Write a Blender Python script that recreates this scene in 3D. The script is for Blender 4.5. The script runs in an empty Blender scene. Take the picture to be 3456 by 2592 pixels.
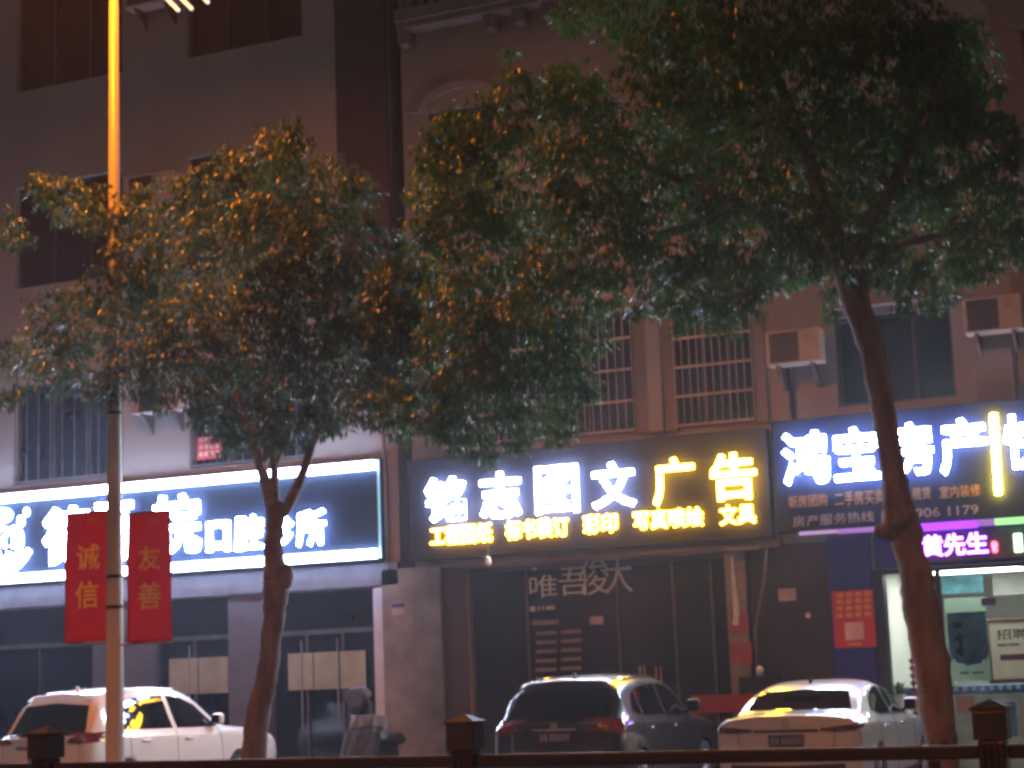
import bpy, bmesh, math, random
import numpy as np
from mathutils import Vector, Matrix
from mathutils.bvhtree import BVHTree

R = math.radians
SC = bpy.context.scene
COL = SC.collection

# ------------------------------------------------------------------ camera
YAW, PITCH, ROLL, FPX, HC = R(23.248), R(9.3076), R(2.1696), 6000.0, 1.65
_f = np.array([-math.sin(YAW)*math.cos(PITCH), math.cos(YAW)*math.cos(PITCH), math.sin(PITCH)])
_r = np.array([math.cos(YAW), math.sin(YAW), 0.0]); _u = np.cross(_r, _f)
_c, _s = math.cos(ROLL), math.sin(ROLL)
_r, _u = _c*_r - _s*_u, _s*_r + _c*_u
camd = bpy.data.cameras.new('camera'); cam = bpy.data.objects.new('camera', camd); COL.objects.link(cam)
camd.sensor_width = 36.0; camd.lens = 36.0*FPX/3456.0; camd.clip_end = 2000
cam.matrix_world = Matrix(((_r[0], _u[0], -_f[0], 0), (_r[1], _u[1], -_f[1], 0), (_r[2], _u[2], -_f[2], HC), (0, 0, 0, 1)))
SC.camera = cam

def P(px, py, Y):
    "survey helper: the point of the vertical plane y = Y seen at photo pixel (px, py)"
    d = _f + _r*(px-1728)/FPX - _u*(py-1296)/FPX
    p = d*(Y/d[1])
    return Vector((p[0], p[1], p[2]+HC))

# ------------------------------------------------------------------ world, exposure
world = bpy.data.worlds.new('World'); SC.world = world; world.use_nodes = True
wn = world.node_tree; wn.nodes.clear()
wo = wn.nodes.new('ShaderNodeOutputWorld'); wb = wn.nodes.new('ShaderNodeBackground')
sky = wn.nodes.new('ShaderNodeTexSky'); sky.sky_type = 'NISHITA'; sky.sun_disc = False
sky.sun_elevation = R(-4); sky.sun_rotation = R(200)
mx = wn.nodes.new('ShaderNodeMix'); mx.data_type = 'RGBA'; mx.inputs[0].default_value = 0.93
wn.links.new(sky.outputs[0], mx.inputs[6]); mx.inputs[7].default_value = (0.68, 0.80, 0.86, 1)   # town glow on night cloud
wn.links.new(mx.outputs[2], wb.inputs[0]); wb.inputs[1].default_value = 0.085
wn.links.new(wb.outputs[0], wo.inputs[0])
SC.view_settings.view_transform = 'Standard'; SC.view_settings.look = 'None'
SC.view_settings.exposure = 0; SC.view_settings.gamma = 1
SC.cycles.use_denoising = True
SC.cycles.sample_clamp_indirect = 4.0; SC.cycles.sample_clamp_direct = 0
SC.cycles.max_bounces = 6; SC.cycles.use_light_tree = True
SC.cycles.filter_width = 3.2

# ------------------------------------------------------------------ materials
MATS = {}
def mat(name, col, rough=0.6, metal=0.0, var=0.25, scale=3.0, bump=0.0, bscale=30.0, coat=0.0, spec=0.5, streak=0.0):
    if name in MATS: return MATS[name]
    m = bpy.data.materials.new(name); m.use_nodes = True; nt = m.node_tree; b = nt.nodes['Principled BSDF']
    b.inputs['Roughness'].default_value = rough; b.inputs['Metallic'].default_value = metal
    b.inputs['Coat Weight'].default_value = coat; b.inputs['Coat Roughness'].default_value = 0.03
    b.inputs['Specular IOR Level'].default_value = spec
    tc = nt.nodes.new('ShaderNodeTexCoord')
    n = nt.nodes.new('ShaderNodeTexNoise'); n.inputs['Scale'].default_value = scale; n.inputs['Detail'].default_value = 6
    src = tc.outputs['Object']
    if streak:
        mp = nt.nodes.new('ShaderNodeMapping'); mp.inputs['Scale'].default_value = (1, 1, 1.0/(1+streak))
        nt.links.new(src, mp.inputs[0]); src = mp.outputs[0]
    nt.links.new(src, n.inputs['Vector'])
    cr = nt.nodes.new('ShaderNodeValToRGB')
    cr.color_ramp.elements[0].position = 0.3; cr.color_ramp.elements[1].position = 0.72
    lo = tuple(c*(1-var) for c in col); hi = tuple(min(1, c*(1+var)) for c in col)
    cr.color_ramp.elements[0].color = (*lo, 1); cr.color_ramp.elements[1].color = (*hi, 1)
    nt.links.new(n.outputs['Fac'], cr.inputs[0]); nt.links.new(cr.outputs[0], b.inputs['Base Color'])
    if bump:
        n2 = nt.nodes.new('ShaderNodeTexNoise'); n2.inputs['Scale'].default_value = bscale; n2.inputs['Detail'].default_value = 4
        nt.links.new(tc.outputs['Object'], n2.inputs['Vector'])
        bp = nt.nodes.new('ShaderNodeBump'); bp.inputs['Strength'].default_value = bump; bp.inputs['Distance'].default_value = 0.02
        nt.links.new(n2.outputs['Fac'], bp.inputs['Height']); nt.links.new(bp.outputs[0], b.inputs['Normal'])
    MATS[name] = m; return m
def emit(name, col, strength):
    if name in MATS: return MATS[name]
    m = bpy.data.materials.new(name); m.use_nodes = True; nt = m.node_tree; b = nt.nodes['Principled BSDF']
    b.inputs['Base Color'].default_value = (0.6, 0.6, 0.6, 1); b.inputs['Roughness'].default_value = 0.5
    b.inputs['Emission Color'].default_value = (*col, 1); b.inputs['Emission Strength'].default_value = strength
    MATS[name] = m; return m
def tiles(name, col, mortar, w, h, rough=0.4, off=0.0):
    if name in MATS: return MATS[name]
    m = mat(name, col, rough); nt = m.node_tree; b = nt.nodes['Principled BSDF']
    tc = nt.nodes.new('ShaderNodeTexCoord'); sp = nt.nodes.new('ShaderNodeSeparateXYZ'); cb = nt.nodes.new('ShaderNodeCombineXYZ')
    nt.links.new(tc.outputs['Object'], sp.inputs[0])
    ad = nt.nodes.new('ShaderNodeMath'); ad.operation = 'ADD'
    nt.links.new(sp.outputs[0], ad.inputs[0]); nt.links.new(sp.outputs[1], ad.inputs[1])
    nt.links.new(ad.outputs[0], cb.inputs[0]); nt.links.new(sp.outputs[2], cb.inputs[1])
    br = nt.nodes.new('ShaderNodeTexBrick'); br.inputs['Scale'].default_value = 1; br.inputs['Brick Width'].default_value = w
    br.inputs['Row Height'].default_value = h; br.inputs['Mortar Size'].default_value = 0.006; br.offset = off
    nt.links.new(cb.outputs[0], br.inputs[0])
    ramp = [n for n in nt.nodes if n.type == 'VALTORGB'][0]
    mm = nt.nodes.new('ShaderNodeMix'); mm.data_type = 'RGBA'; nt.links.new(br.outputs['Fac'], mm.inputs[0])
    nt.links.new(ramp.outputs[0], mm.inputs[6]); mm.inputs[7].default_value = (*mortar, 1)
    nt.links.new(mm.outputs[2], b.inputs['Base Color']); return m
def thin_glass(name):
    m = bpy.data.materials.new(name); m.use_nodes = True; nt = m.node_tree; nt.nodes.clear()
    o = nt.nodes.new('ShaderNodeOutputMaterial'); t = nt.nodes.new('ShaderNodeBsdfTransparent'); g = nt.nodes.new('ShaderNodeBsdfGlossy')
    t.inputs[0].default_value = (0.93, 0.95, 0.95, 1); g.inputs['Roughness'].default_value = 0.03
    fr = nt.nodes.new('ShaderNodeFresnel'); fr.inputs[0].default_value = 1.45; mi = nt.nodes.new('ShaderNodeMixShader')
    nt.links.new(fr.outputs[0], mi.inputs[0]); nt.links.new(t.outputs[0], mi.inputs[1]); nt.links.new(g.outputs[0], mi.inputs[2])
    nt.links.new(mi.outputs[0], o.inputs[0]); MATS[name] = m; return m
def paper(name, col, var=0.1, scale=5, f=0.55):
    if name in MATS: return MATS[name]
    m = mat(name, col, 0.6, var=var, scale=scale); nt = m.node_tree; b = nt.nodes['Principled BSDF']; cr = [n for n in nt.nodes if n.type == 'VALTORGB'][0]
    tr = nt.nodes.new('ShaderNodeBsdfTranslucent'); nt.links.new(cr.outputs[0], tr.inputs[0]); mi = nt.nodes.new('ShaderNodeMixShader'); mi.inputs[0].default_value = f
    nt.links.new(b.outputs[0], mi.inputs[1]); nt.links.new(tr.outputs[0], mi.inputs[2]); nt.links.new(mi.outputs[0], nt.nodes['Material Output'].inputs[0]); return m
def leaf_mat(name, c1, c2):
    m = bpy.data.materials.new(name); m.use_nodes = True; nt = m.node_tree; b = nt.nodes['Principled BSDF']
    b.inputs['Roughness'].default_value = 0.36; b.inputs['Specular IOR Level'].default_value = 0.55
    n = nt.nodes.new('ShaderNodeTexNoise'); n.inputs['Scale'].default_value = 2.2; n.inputs['Detail'].default_value = 5
    tc = nt.nodes.new('ShaderNodeTexCoord'); nt.links.new(tc.outputs['Object'], n.inputs['Vector'])
    cr = nt.nodes.new('ShaderNodeValToRGB'); cr.color_ramp.elements[0].position = .35; cr.color_ramp.elements[1].position = .68
    cr.color_ramp.elements[0].color = (*c1, 1); cr.color_ramp.elements[1].color = (*c2, 1)
    nt.links.new(n.outputs['Fac'], cr.inputs[0]); nt.links.new(cr.outputs[0], b.inputs['Base Color'])
    tr = nt.nodes.new('ShaderNodeBsdfTranslucent'); nt.links.new(cr.outputs[0], tr.inputs[0])
    mi = nt.nodes.new('ShaderNodeMixShader'); mi.inputs[0].default_value = 0.36
    nt.links.new(b.outputs[0], mi.inputs[1]); nt.links.new(tr.outputs[0], mi.inputs[2])
    nt.links.new(mi.outputs[0], nt.nodes['Material Output'].inputs[0]); MATS[name] = m; return m

M_wall1 = mat('mauve_render', (0.34, 0.315, 0.295), 0.85, var=0.10, scale=0.7, bump=0.15, bscale=40, streak=3)
M_wall2 = mat('buff_render', (0.33, 0.295, 0.262), 0.85, var=0.12, scale=0.8, bump=0.15, bscale=40, streak=3)
M_trim2 = mat('brown_trim', (0.23, 0.19, 0.18), 0.8, var=0.15, scale=2, streak=2)
M_pier = tiles('dark_tile', (0.065, 0.05, 0.058), (0.04, 0.03, 0.036), 0.45, 0.22, 0.5)
M_stone = tiles('grey_stone_tile', (0.27, 0.25, 0.245), (0.22, 0.2, 0.2), 0.8, 0.6, 0.4)
M_mauvepil = mat('mauve_tile', (0.125, 0.115, 0.135), 0.5, var=0.15)
M_brownpanel = mat('red_brown_panel', (0.085, 0.055, 0.052), 0.6, var=0.2, streak=2)
M_gapshade = mat('gap_shade', (0.02, 0.02, 0.024), 0.8)
M_darkglass = mat('dark_glass', (0.012, 0.016, 0.03), 0.08, var=0.3, scale=1.2, spec=0.5)
M_curtain = mat('dark_screen', (0.055, 0.035, 0.032), 0.75, var=0.25, scale=1.5, streak=6)
M_frame = mat('window_frame', (0.10, 0.095, 0.11), 0.4, 0.3)
M_grille = mat('painted_steel_bars', (0.52, 0.42, 0.38), 0.35, 0.2)
M_grilledk = mat('dark_steel_bars', (0.2, 0.2, 0.25), 0.4, 0.3)
M_glass = thin_glass('clear_glass')
M_board1 = mat('navy_board', (0.013, 0.024, 0.048), 0.75, var=0.12, scale=1.5, spec=0.15)
M_board2 = mat('charcoal_board', (0.045, 0.045, 0.055), 0.75, var=0.15, scale=1.5, spec=0.15)
M_board3 = mat('indigo_board', (0.014, 0.021, 0.056), 0.75, var=0.12, scale=1.5, spec=0.15)
M_alum = mat('grey_metal', (0.42, 0.42, 0.44), 0.35, 0.6, var=0.1)
M_white = mat('white_plastic', (0.6, 0.58, 0.56), 0.45, var=0.12)
M_ac = mat('aged_white_plastic', (0.50, 0.44, 0.41), 0.5, var=0.15, scale=4)
M_acdark = mat('fan_grille_dark', (0.10, 0.09, 0.085), 0.5)
M_black = mat('black_metal', (0.02, 0.018, 0.017), 0.28, 0.2, var=0.3, scale=8)
M_rail = mat('brown_black_paint', (0.010, 0.008, 0.008), 0.55, 0.0, var=0.3, spec=0.15, scale=6)
M_pole = mat('galvanised_pole', (0.46, 0.43, 0.41), 0.42, 0.0, var=0.12, scale=5, streak=5)
M_red = mat('red_cloth', (0.46, 0.022, 0.035), 0.65, var=0.12, scale=2)
M_gold = mat('yellow_print', (0.85, 0.62, 0.09), 0.6, var=0.08)
M_redpaper = mat('red_paper', (0.5, 0.05, 0.05), 0.7, var=0.15)
M_pinkpaper = mat('pale_pink_print', (0.6, 0.4, 0.36), 0.7)
M_orange_print = mat('orange_print', (0.5, 0.26, 0.11), 0.6, var=0.1)
M_greyprint = mat('pale_print', (0.42, 0.36, 0.38), 0.6)
M_greenwhite = mat('pale_grey_print', (0.55, 0.62, 0.6), 0.55, var=0.25, scale=5)
M_blue = mat('royal_blue_panel', (0.02, 0.035, 0.22), 0.4, var=0.12)
M_bark = mat('bark', (0.17, 0.115, 0.095), 0.85, var=0.45, scale=7, bump=0.9, bscale=26, streak=2.5)
M_bark2 = mat('young_bark', (0.22, 0.17, 0.13), 0.8, var=0.4, scale=9, bump=0.5, bscale=30)
M_leafA = leaf_mat('leaf_green', (0.030, 0.078, 0.036), (0.085, 0.145, 0.055))
M_leafB = leaf_mat('leaf_green_fresh', (0.026, 0.082, 0.024), (0.080, 0.185, 0.038))
M_road = mat('asphalt', (0.05, 0.05, 0.052), 0.7, var=0.25, scale=2, bump=0.4, bscale=90)
M_pave = tiles('paving', (0.24, 0.21, 0.2), (0.14, 0.12, 0.12), 0.4, 0.2, 0.75, 0.5)
M_kerb = mat('kerb_stone', (0.32, 0.3, 0.29), 0.8, var=0.2, scale=5)
M_chrome = mat('chrome', (0.75, 0.75, 0.76), 0.12, 1.0, var=0.05)
M_tyre = mat('tyre_rubber', (0.02, 0.02, 0.02), 0.8)
M_carwhite = mat('white_car_paint', (0.74, 0.73, 0.70), 0.3, 0.0, var=0.02, coat=1.0)
M_cargrey = mat('dark_grey_car_paint', (0.022, 0.025, 0.028), 0.3, 0.25, var=0.06, coat=1.0)
M_carsilver = mat('pearl_white_car_paint', (0.64, 0.61, 0.59), 0.28, 0.1, var=0.02, coat=1.0)
M_carglass = mat('car_glass', (0.006, 0.008, 0.009), 0.02, var=0.1, spec=0.55)
M_trimblk = mat('black_trim', (0.015, 0.015, 0.016), 0.45)
M_seam = mat('panel_gap', (0.008, 0.008, 0.008), 0.8)
M_lamp = mat('red_lamp_lens', (0.15, 0.008, 0.008), 0.12, var=0.3, scale=14, coat=1.0)
M_lampdk = mat('dark_red_lens', (0.08, 0.006, 0.008), 0.12, var=0.4, scale=14, coat=1.0)
M_plate = mat('blue_plate', (0.03, 0.04, 0.20), 0.4)

E_white = emit('white_led_face', (0.62, 0.74, 1.0), 145)
E_whites = emit('white_letter_edge', (0.40, 0.52, 1.0), 34)
E_yelsd = emit('yellow_letter_edge', (1.0, 0.50, 0.012), 30)
E_purs = emit('violet_letter_edge', (0.2, 0.01, 1.0), 4)
E_bar = emit('white_led_tube', (0.56, 0.67, 1.0), 42)
E_yel = emit('yellow_led_face', (1.0, 0.62, 0.035), 115)
E_yels = emit('amber_led_face', (1.0, 0.52, 0.035), 50)
E_pur = emit('violet_led', (0.27, 0.045, 1.0), 50)
E_purd = emit('dim_lilac_led', (0.34, 0.12, 0.8), 0.55)
E_purm = emit('magenta_led', (0.30, 0.0, 1.0), 1.8)
E_lil = emit('pale_lilac_led', (0.45, 0.34, 0.8), 0.6)
E_grn = emit('green_led', (0.30, 1.0, 0.30), 1.2)
E_redled = emit('red_led', (1.0, 0.06, 0.12), 8)
E_room = emit('ceiling_panel', (1.0, 1.0, 0.93), 22)
E_tube = emit('pale_tube', (1.0, 0.97, 0.93), 0.62)
E_sod = emit('sodium_lens', (1.0, 0.36, 0.04), 60)

# ------------------------------------------------------------------ mesh helpers
def obj(name, bm, m, parent=None, smooth=False, loc=None):
    me = bpy.data.meshes.new(name); bm.normal_update(); bm.to_mesh(me); bm.free()
    for mm in (m if isinstance(m, (list, tuple)) else [m]): me.materials.append(mm)
    if smooth:
        for p in me.polygons: p.use_smooth = True
    o = bpy.data.objects.new(name, me); COL.objects.link(o)
    if parent is not None: o.parent = parent
    if loc is not None: o.location = loc
    return o
def NB(): return bmesh.new()
def bx(bm, x0, x1, y0, y1, z0, z1, bev=0.0, mi=0):
    vs = [bm.verts.new(p) for p in ((x0,y0,z0),(x1,y0,z0),(x1,y1,z0),(x0,y1,z0),(x0,y0,z1),(x1,y0,z1),(x1,y1,z1),(x0,y1,z1))]
    fs = [bm.faces.new([vs[i] for i in q]) for q in ((0,3,2,1),(4,5,6,7),(0,1,5,4),(1,2,6,5),(2,3,7,6),(3,0,4,7))]
    for f in fs: f.material_index = mi
    if bev:
        es = list({e for f in fs for e in f.edges})
        r = bmesh.ops.bevel(bm, geom=es, offset=bev, segments=2, affect='EDGES', profile=0.5)
        for f in r['faces']: f.material_index = mi
def tube(bm, pts, rads, n=10, cap=True, jit=0.0, rng=None):
    pts = [Vector(p) for p in pts]
    if not isinstance(rads, (list, tuple)): rads = [rads]*len(pts)
    rings = []; ref = Vector((0.31, 0.95, 0.07))
    for i, p in enumerate(pts):
        t = (pts[min(i+1, len(pts)-1)] - pts[max(i-1, 0)]).normalized()
        a = (ref - t*ref.dot(t)); 
        if a.length < 1e-3: a = Vector((1, 0, 0)) - t*t.x
        a.normalize(); b = t.cross(a)
        ring = []
        for k in range(n):
            w = 2*math.pi*k/n; rr = rads[i]*(1 + (rng.uniform(-jit, jit) if rng else 0))
            ring.append(bm.verts.new(p + (a*math.cos(w) + b*math.sin(w))*rr))
        rings.append(ring)
    for i in range(len(rings)-1):
        for k in range(n):
            bm.faces.new((rings[i][k], rings[i][(k+1) % n], rings[i+1][(k+1) % n], rings[i+1][k]))
    if cap:
        bm.faces.new(rings[0][::-1]); bm.faces.new(rings[-1])
def prism(bm, poly, y0, y1):
    "polygon in (x, z) extruded along y"
    a = [bm.verts.new((x, y0, z)) for x, z in poly]; b = [bm.verts.new((x, y1, z)) for x, z in poly]
    n = len(poly)
    try:
        bm.faces.new(a); bm.faces.new(b[::-1])
    except ValueError: pass
    for i in range(n): bm.faces.new((a[i], b[i], b[(i+1) % n], a[(i+1) % n]))
def ribbon(bm, pts, w, y0, y1):
    "thick stroke in the (x, z) plane"
    n = len(pts); L, Rr = [], []
    for i in range(n):
        a = Vector(pts[max(i-1, 0)]); b = Vector(pts[min(i+1, n-1)]); t = (b-a)
        if t.length < 1e-9: t = Vector((1, 0))
        t.normalize(); nrm = Vector((-t.y, t.x)); ww = w[i] if isinstance(w, (list, tuple)) else w
        p = Vector(pts[i]); L.append(p+nrm*ww/2); Rr.append(p-nrm*ww/2)
    va = [[bm.verts.new((p.x, y, p.y)) for p in S] for S in (L, Rr) for y in (y0, y1)]
    lf, lb, rf, rb = va
    for i in range(n-1):
        bm.faces.new((lf[i], rf[i], rf[i+1], lf[i+1])); bm.faces.new((lb[i], lb[i+1], rb[i+1], rb[i]))
        bm.faces.new((lf[i], lf[i+1], lb[i+1], lb[i])); bm.faces.new((rf[i], rb[i], rb[i+1], rf[i+1]))
    bm.faces.new((lf[0], lb[0], rb[0], rf[0])); bm.faces.new((lf[-1], rf[-1], rb[-1], lb[-1]))
def disc(bm, cx, cz, rx, rz, y0, y1, n=24):
    prism(bm, [(cx+rx*math.cos(2*math.pi*k/n), cz+rz*math.sin(2*math.pi*k/n)) for k in range(n)], y0, y1)
def thing(name, label, cat, loc=(0, 0, 0), group=None, rz=0):
    o = bpy.data.objects.new(name, None); COL.objects.link(o); o.location = loc; o.rotation_euler = (0, 0, rz)
    o.empty_display_size = 0.2
    o['label'] = label; o['category'] = cat
    if group: o['group'] = group
    return o
def tag(o, label, cat, group=None):
    o['label'] = label; o['category'] = cat
    if group: o['group'] = group
    return o
def struct(o): o['kind'] = 'structure'; return o
def box_px(a, Y, slant=0.078):
    px0, py0, px1, py1 = a; cx, cy = (px0+px1)/2, (py0+py1)/2
    h = max(4, (py1-py0) - slant*(px1-px0))
    return P(px0, cy, Y).x, P(px1, cy, Y).x, P(cx, cy+h/2, Y).z, P(cx, cy-h/2, Y).z

# text: the built-in font, turned into a mesh that faces -y
def text_bm(s, bold=0.0, ext=0.02):
    c = bpy.data.curves.new('t', 'FONT'); c.body = s; c.offset = bold; c.extrude = ext; c.resolution_u = 3
    o = bpy.data.objects.new('t', c); COL.objects.link(o)
    dg = bpy.context.evaluated_depsgraph_get()
    me = bpy.data.meshes.new_from_object(o.evaluated_get(dg)); bm = bmesh.new(); bm.from_mesh(me)
    bpy.data.objects.remove(o); bpy.data.curves.remove(c); bpy.data.meshes.remove(me)
    return bm
def glyph(name, s, b, Y, m, parent, bold=0.02, depth=0.05, shear=0.0):
    "text s fitted into the box b = (x0, x1, z0, z1); front face at y = Y, depth metres thick"
    bm = text_bm(s, bold, 0.5)
    xs = [v.co.x for v in bm.verts]; ys = [v.co.y for v in bm.verts]
    x0, x1, y0, y1 = min(xs), max(xs), min(ys), max(ys)
    for v in bm.verts:
        u = (v.co.x-x0)/max(1e-6, x1-x0); w = (v.co.y-y0)/max(1e-6, y1-y0); e = v.co.z+0.5
        v.co = Vector((b[0]+u*(b[1]-b[0])+shear*(w-0.5), Y+depth*(1-e), b[2]+w*(b[3]-b[2])))
    side = {'white_led_face': 'white_letter_edge', 'yellow_led_face': 'yellow_letter_edge', 'amber_led_face': 'yellow_letter_edge', 'violet_led': 'violet_letter_edge'}.get(m.name)
    if side:                                   # front lit channel letter: bright face, dim edges
        bm.normal_update()
        for f in bm.faces: f.material_index = 0 if f.normal.y < -0.7 else 1
        m = [m, MATS[side]]
    return obj(name, bm, m, parent)

# ------------------------------------------------------------------ ground
YB = 27.0
bm = NB(); v = [bm.verts.new(p) for p in ((-400, -300, -0.15), (400, -300, -0.15), (400, 600, -0.15), (-400, 600, -0.15))]; bm.faces.new(v)
struct(obj('ground', bm, mat('bare_ground', (0.08, 0.075, 0.07), 0.9, scale=0.5)))
bm = NB(); bx(bm, -200, 200, -6, 17.25, -0.4, -0.12); struct(obj('road', bm, M_road))
bm = NB(); bx(bm, -200, 200, 17.25, 17.42, -0.4, 0.02, 0.015); struct(obj('kerb', bm, M_kerb))
bm = NB(); bx(bm, -200, 200, 17.42, 34, -0.4, 0.0); struct(obj('pavement', bm, M_pave))
bm = NB(); bx(bm, -200, 200, 9.55, 10.05, -0.12, 0.06, 0.015); struct(obj('median_strip', bm, M_kerb))
bm = NB(); bx(bm, -200, 200, -14, -6, -0.4, -0.0); struct(obj('near_pavement', bm, M_pave))

# ------------------------------------------------------------------ walls with openings
def wall(name, x0, x1, z0, z1, holes, y, m, parent, depth=0.28):
    bm = NB(); xs = sorted({x0, x1, *[h[0] for h in holes], *[h[1] for h in holes]}); zs = sorted({z0, z1, *[h[2] for h in holes], *[h[3] for h in holes]})
    def inh(cx, cz): return any(h[0] < cx < h[1] and h[2] < cz < h[3] for h in holes)
    for i in range(len(xs)-1):
        for j in range(len(zs)-1):
            if inh((xs[i]+xs[i+1])/2, (zs[j]+zs[j+1])/2): continue
            bm.faces.new([bm.verts.new(p) for p in ((xs[i], y, zs[j]), (xs[i+1], y, zs[j]), (xs[i+1], y, zs[j+1]), (xs[i], y, zs[j+1]))])
    for a, b, c, d in holes:
        for q in (((a,y,c),(a,y+depth,c),(a,y+depth,d),(a,y,d)), ((b,y,c),(b,y,d),(b,y+depth,d),(b,y+depth,c)),
                  ((a,y,c),(b,y,c),(b,y+depth,c),(a,y+depth,c)), ((a,y,d),(a,y+depth,d),(b,y+depth,d),(b,y,d))):
            bm.faces.new([bm.verts.new(p) for p in q])
    # sides, top and back make it a solid body
    for q in (((x0,y,z0),(x0,y,z1),(x0,y+9,z1),(x0,y+9,z0)), ((x1,y,z0),(x1,y+9,z0),(x1,y+9,z1),(x1,y,z1)), ((x0,y,z1),(x1,y,z1),(x1,y+9,z1),(x0,y+9,z1)), ((x0,y+9,z0),(x0,y+9,z1),(x1,y+9,z1),(x1,y+9,z0))):
        bm.faces.new([bm.verts.new(p) for p in q])
    bmesh.ops.remove_doubles(bm, verts=bm.verts, dist=1e-4)
    return obj(name, bm, m, parent)
def window(parent, x0, x1, z0, z1, y, cols=3, pane=M_darkglass, frame=M_frame, bars=0, barm=None, rails=(), barz=None, bary=None, label=None):
    w = bpy.data.objects.new('window', None); COL.objects.link(w); w.parent = parent; w.location = ((x0+x1)/2, y, z0)
    ox, oz = (x0+x1)/2, z0
    bm = NB(); bx(bm, x0-ox, x1-ox, 0.2, 0.23, 0, z1-oz); obj('pane', bm, pane, w)
    bm = NB(); t = 0.05
    bx(bm, x0-ox, x1-ox, 0.13, 0.19, 0, t); bx(bm, x0-ox, x1-ox, 0.13, 0.19, z1-oz-t, z1-oz)
    for k in range(cols+1):
        xc = x0-ox + (x1-x0)*k/cols; xa = min(max(xc-t/2, x0-ox), x1-ox-t)
        bx(bm, xa, xa+t, 0.135, 0.185, t, z1-oz-t)
    obj('frame', bm, frame, w)
    if bars:
        bm = NB(); by = -0.06 if bary is None else bary
        for k in range(bars+1):
            xc = x0-ox+0.01 + (x1-x0-0.02)*k/bars
            tube(bm, [(xc, by, 0.01), (xc, by, z1-oz-0.01)], 0.011, 6)
        for h in rails:
            zc = h-oz; bx(bm, x0-ox, x1-ox, by-0.016, by+0.016, zc-0.018, zc+0.018)
        obj('grille', bm, barm or M_grille, w)
    if label: w['label'] = label
    return w

# ------------------------------------------------------------------ left building (clinic on the ground floor)
B1 = thing('apartment_building', 'mauve apartment building on the left with the white lit clinic sign', 'building', (-20, YB, 0))
B1L = Vector((-20, YB, 0))
def rel(o, base):
    o.parent = base; o.location = o.location - base.location; return o
x_gap0 = P(1300, 0, YB).x; x_pier0 = P(1133, 60, YB).x; x_gap1 = P(1350, 100, YB).x
rows1 = ((5.55, 7.45), (9.35, 11.37), (13.3, 15.25))
cols1 = ((-26.6, -24.1), (-21.95, -19.45), (-18.0, -15.5))
holes = [(c[0]+20, c[1]+20, r_[0], r_[1]) for c in cols1 for r_ in rows1]
# shop front opening
sx1 = P(1272, 2200, YB).x
holes.append((-24+20, sx1+20, 0.02, 3.22))
wall('wall', -34+20, x_gap0+20, 0, 19, holes, 0, M_wall1, B1)
for c in cols1:
    for r_ in rows1:
        low = r_[0] < 6
        window(B1, c[0]+20, c[1]+20, r_[0], r_[1], 0, 3, M_darkglass if low else M_curtain, M_frame,
               bars=9 if low else 0, barm=M_grilledk, rails=(r_[0]+0.05, r_[1]-0.05) if low else (), bary=0.03)
bm = NB(); bx(bm, x_pier0+20, x_gap0+20-0.002, -0.06, -0.001, 6.9, 19); obj('pier', bm, M_pier, B1)
bm = NB(); bx(bm, -34+20, x_gap0+20, -0.12, -0.002, 3.24, 3.62); obj('lintel', bm, mat('lintel_panel', (0.13, 0.125, 0.15), 0.6), B1)
# shop front parts
def px_part(parent, base, name, a, y0, y1, m, Y=YB, bev=0.0, zmin=None):
    x0, x1, z0, z1 = a[0], a[1], a[2], a[3]
    bm = NB(); bx(bm, x0-base.x, x1-base.x, y0, y1, z0, z1, bev); return obj(name, bm, m, parent)
def X(px, py=2250, Y=YB): return P(px, py, Y).x
def Z(px, py, Y=YB): return P(px, py, Y).z
p1 = px_part(B1, B1L, 'pillar', (X(318), X(520), 0, 3.235), -0.05, 0.3, M_mauvepil)
p2 = px_part(B1, B1L, 'pillar', (X(775, 2100), X(905, 2100), 0, 3.235), -0.05, 0.3, M_mauvepil)
for (xa, xb, nd) in ((-24, X(318), 3), (X(520), X(775, 2100), 2), (X(905, 2100), sx1, 3)):
    w = bpy.data.objects.new('shop_window', None); COL.objects.link(w); w.parent = B1; w.location = (xa+20, 0.12, 0.03)
    W = xb-xa; bm = NB(); bx(bm, 0, W, 0.03, 0.06, 0, 3.19); obj('pane', bm, M_darkglass, w)
    bm = NB(); bx(bm, 0, W, -0.02, 0.028, 2.45, 2.53)
    for k in range(nd+1): bx(bm, min(max(W*k/nd-0.025, 0), W-0.05), min(max(W*k/nd+0.025, 0.05), W), -0.02, 0.028, 0, 2.449)
    obj('frame', bm, M_frame, w)
    if xa > -23:
        fa, fb = (X(560, 2260)-xa, X(762, 2260)-xa) if nd == 2 else (X(962, 2260)-xa, X(1228, 2260)-xa)
        bm = NB(); z0, z1 = Z(1100, 2326)-0.03, Z(1100, 2200)-0.03
        n = 3 if nd == 3 else 2
        for k in range(n):
            g = (fb-fa)/n; bx(bm, fa+g*k+0.01, fa+g*(k+1)-0.01, -0.0355, -0.031, z0, z1)
        obj('frosted_band', bm, mat('frosted_film', (0.36, 0.34, 0.24), 0.55, var=0.2, scale=3), w)
        bm = NB()
        for k in range(1, nd):
            tube(bm, [(W*k/nd-0.07, -0.09, 0.85), (W*k/nd-0.07, -0.09, z1+0.22)], 0.012, 8)
        obj('door_handle', bm, M_alum, w)
bm = NB(); bx(bm, sx1+20+0.0, X(1304, 2150)+20, -0.10, 0.25, 0, 3.2, 0.01); obj('corner_post', bm, mat('pale_blue_post', (0.62, 0.68, 0.78), 0.45, var=0.1), B1)

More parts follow.
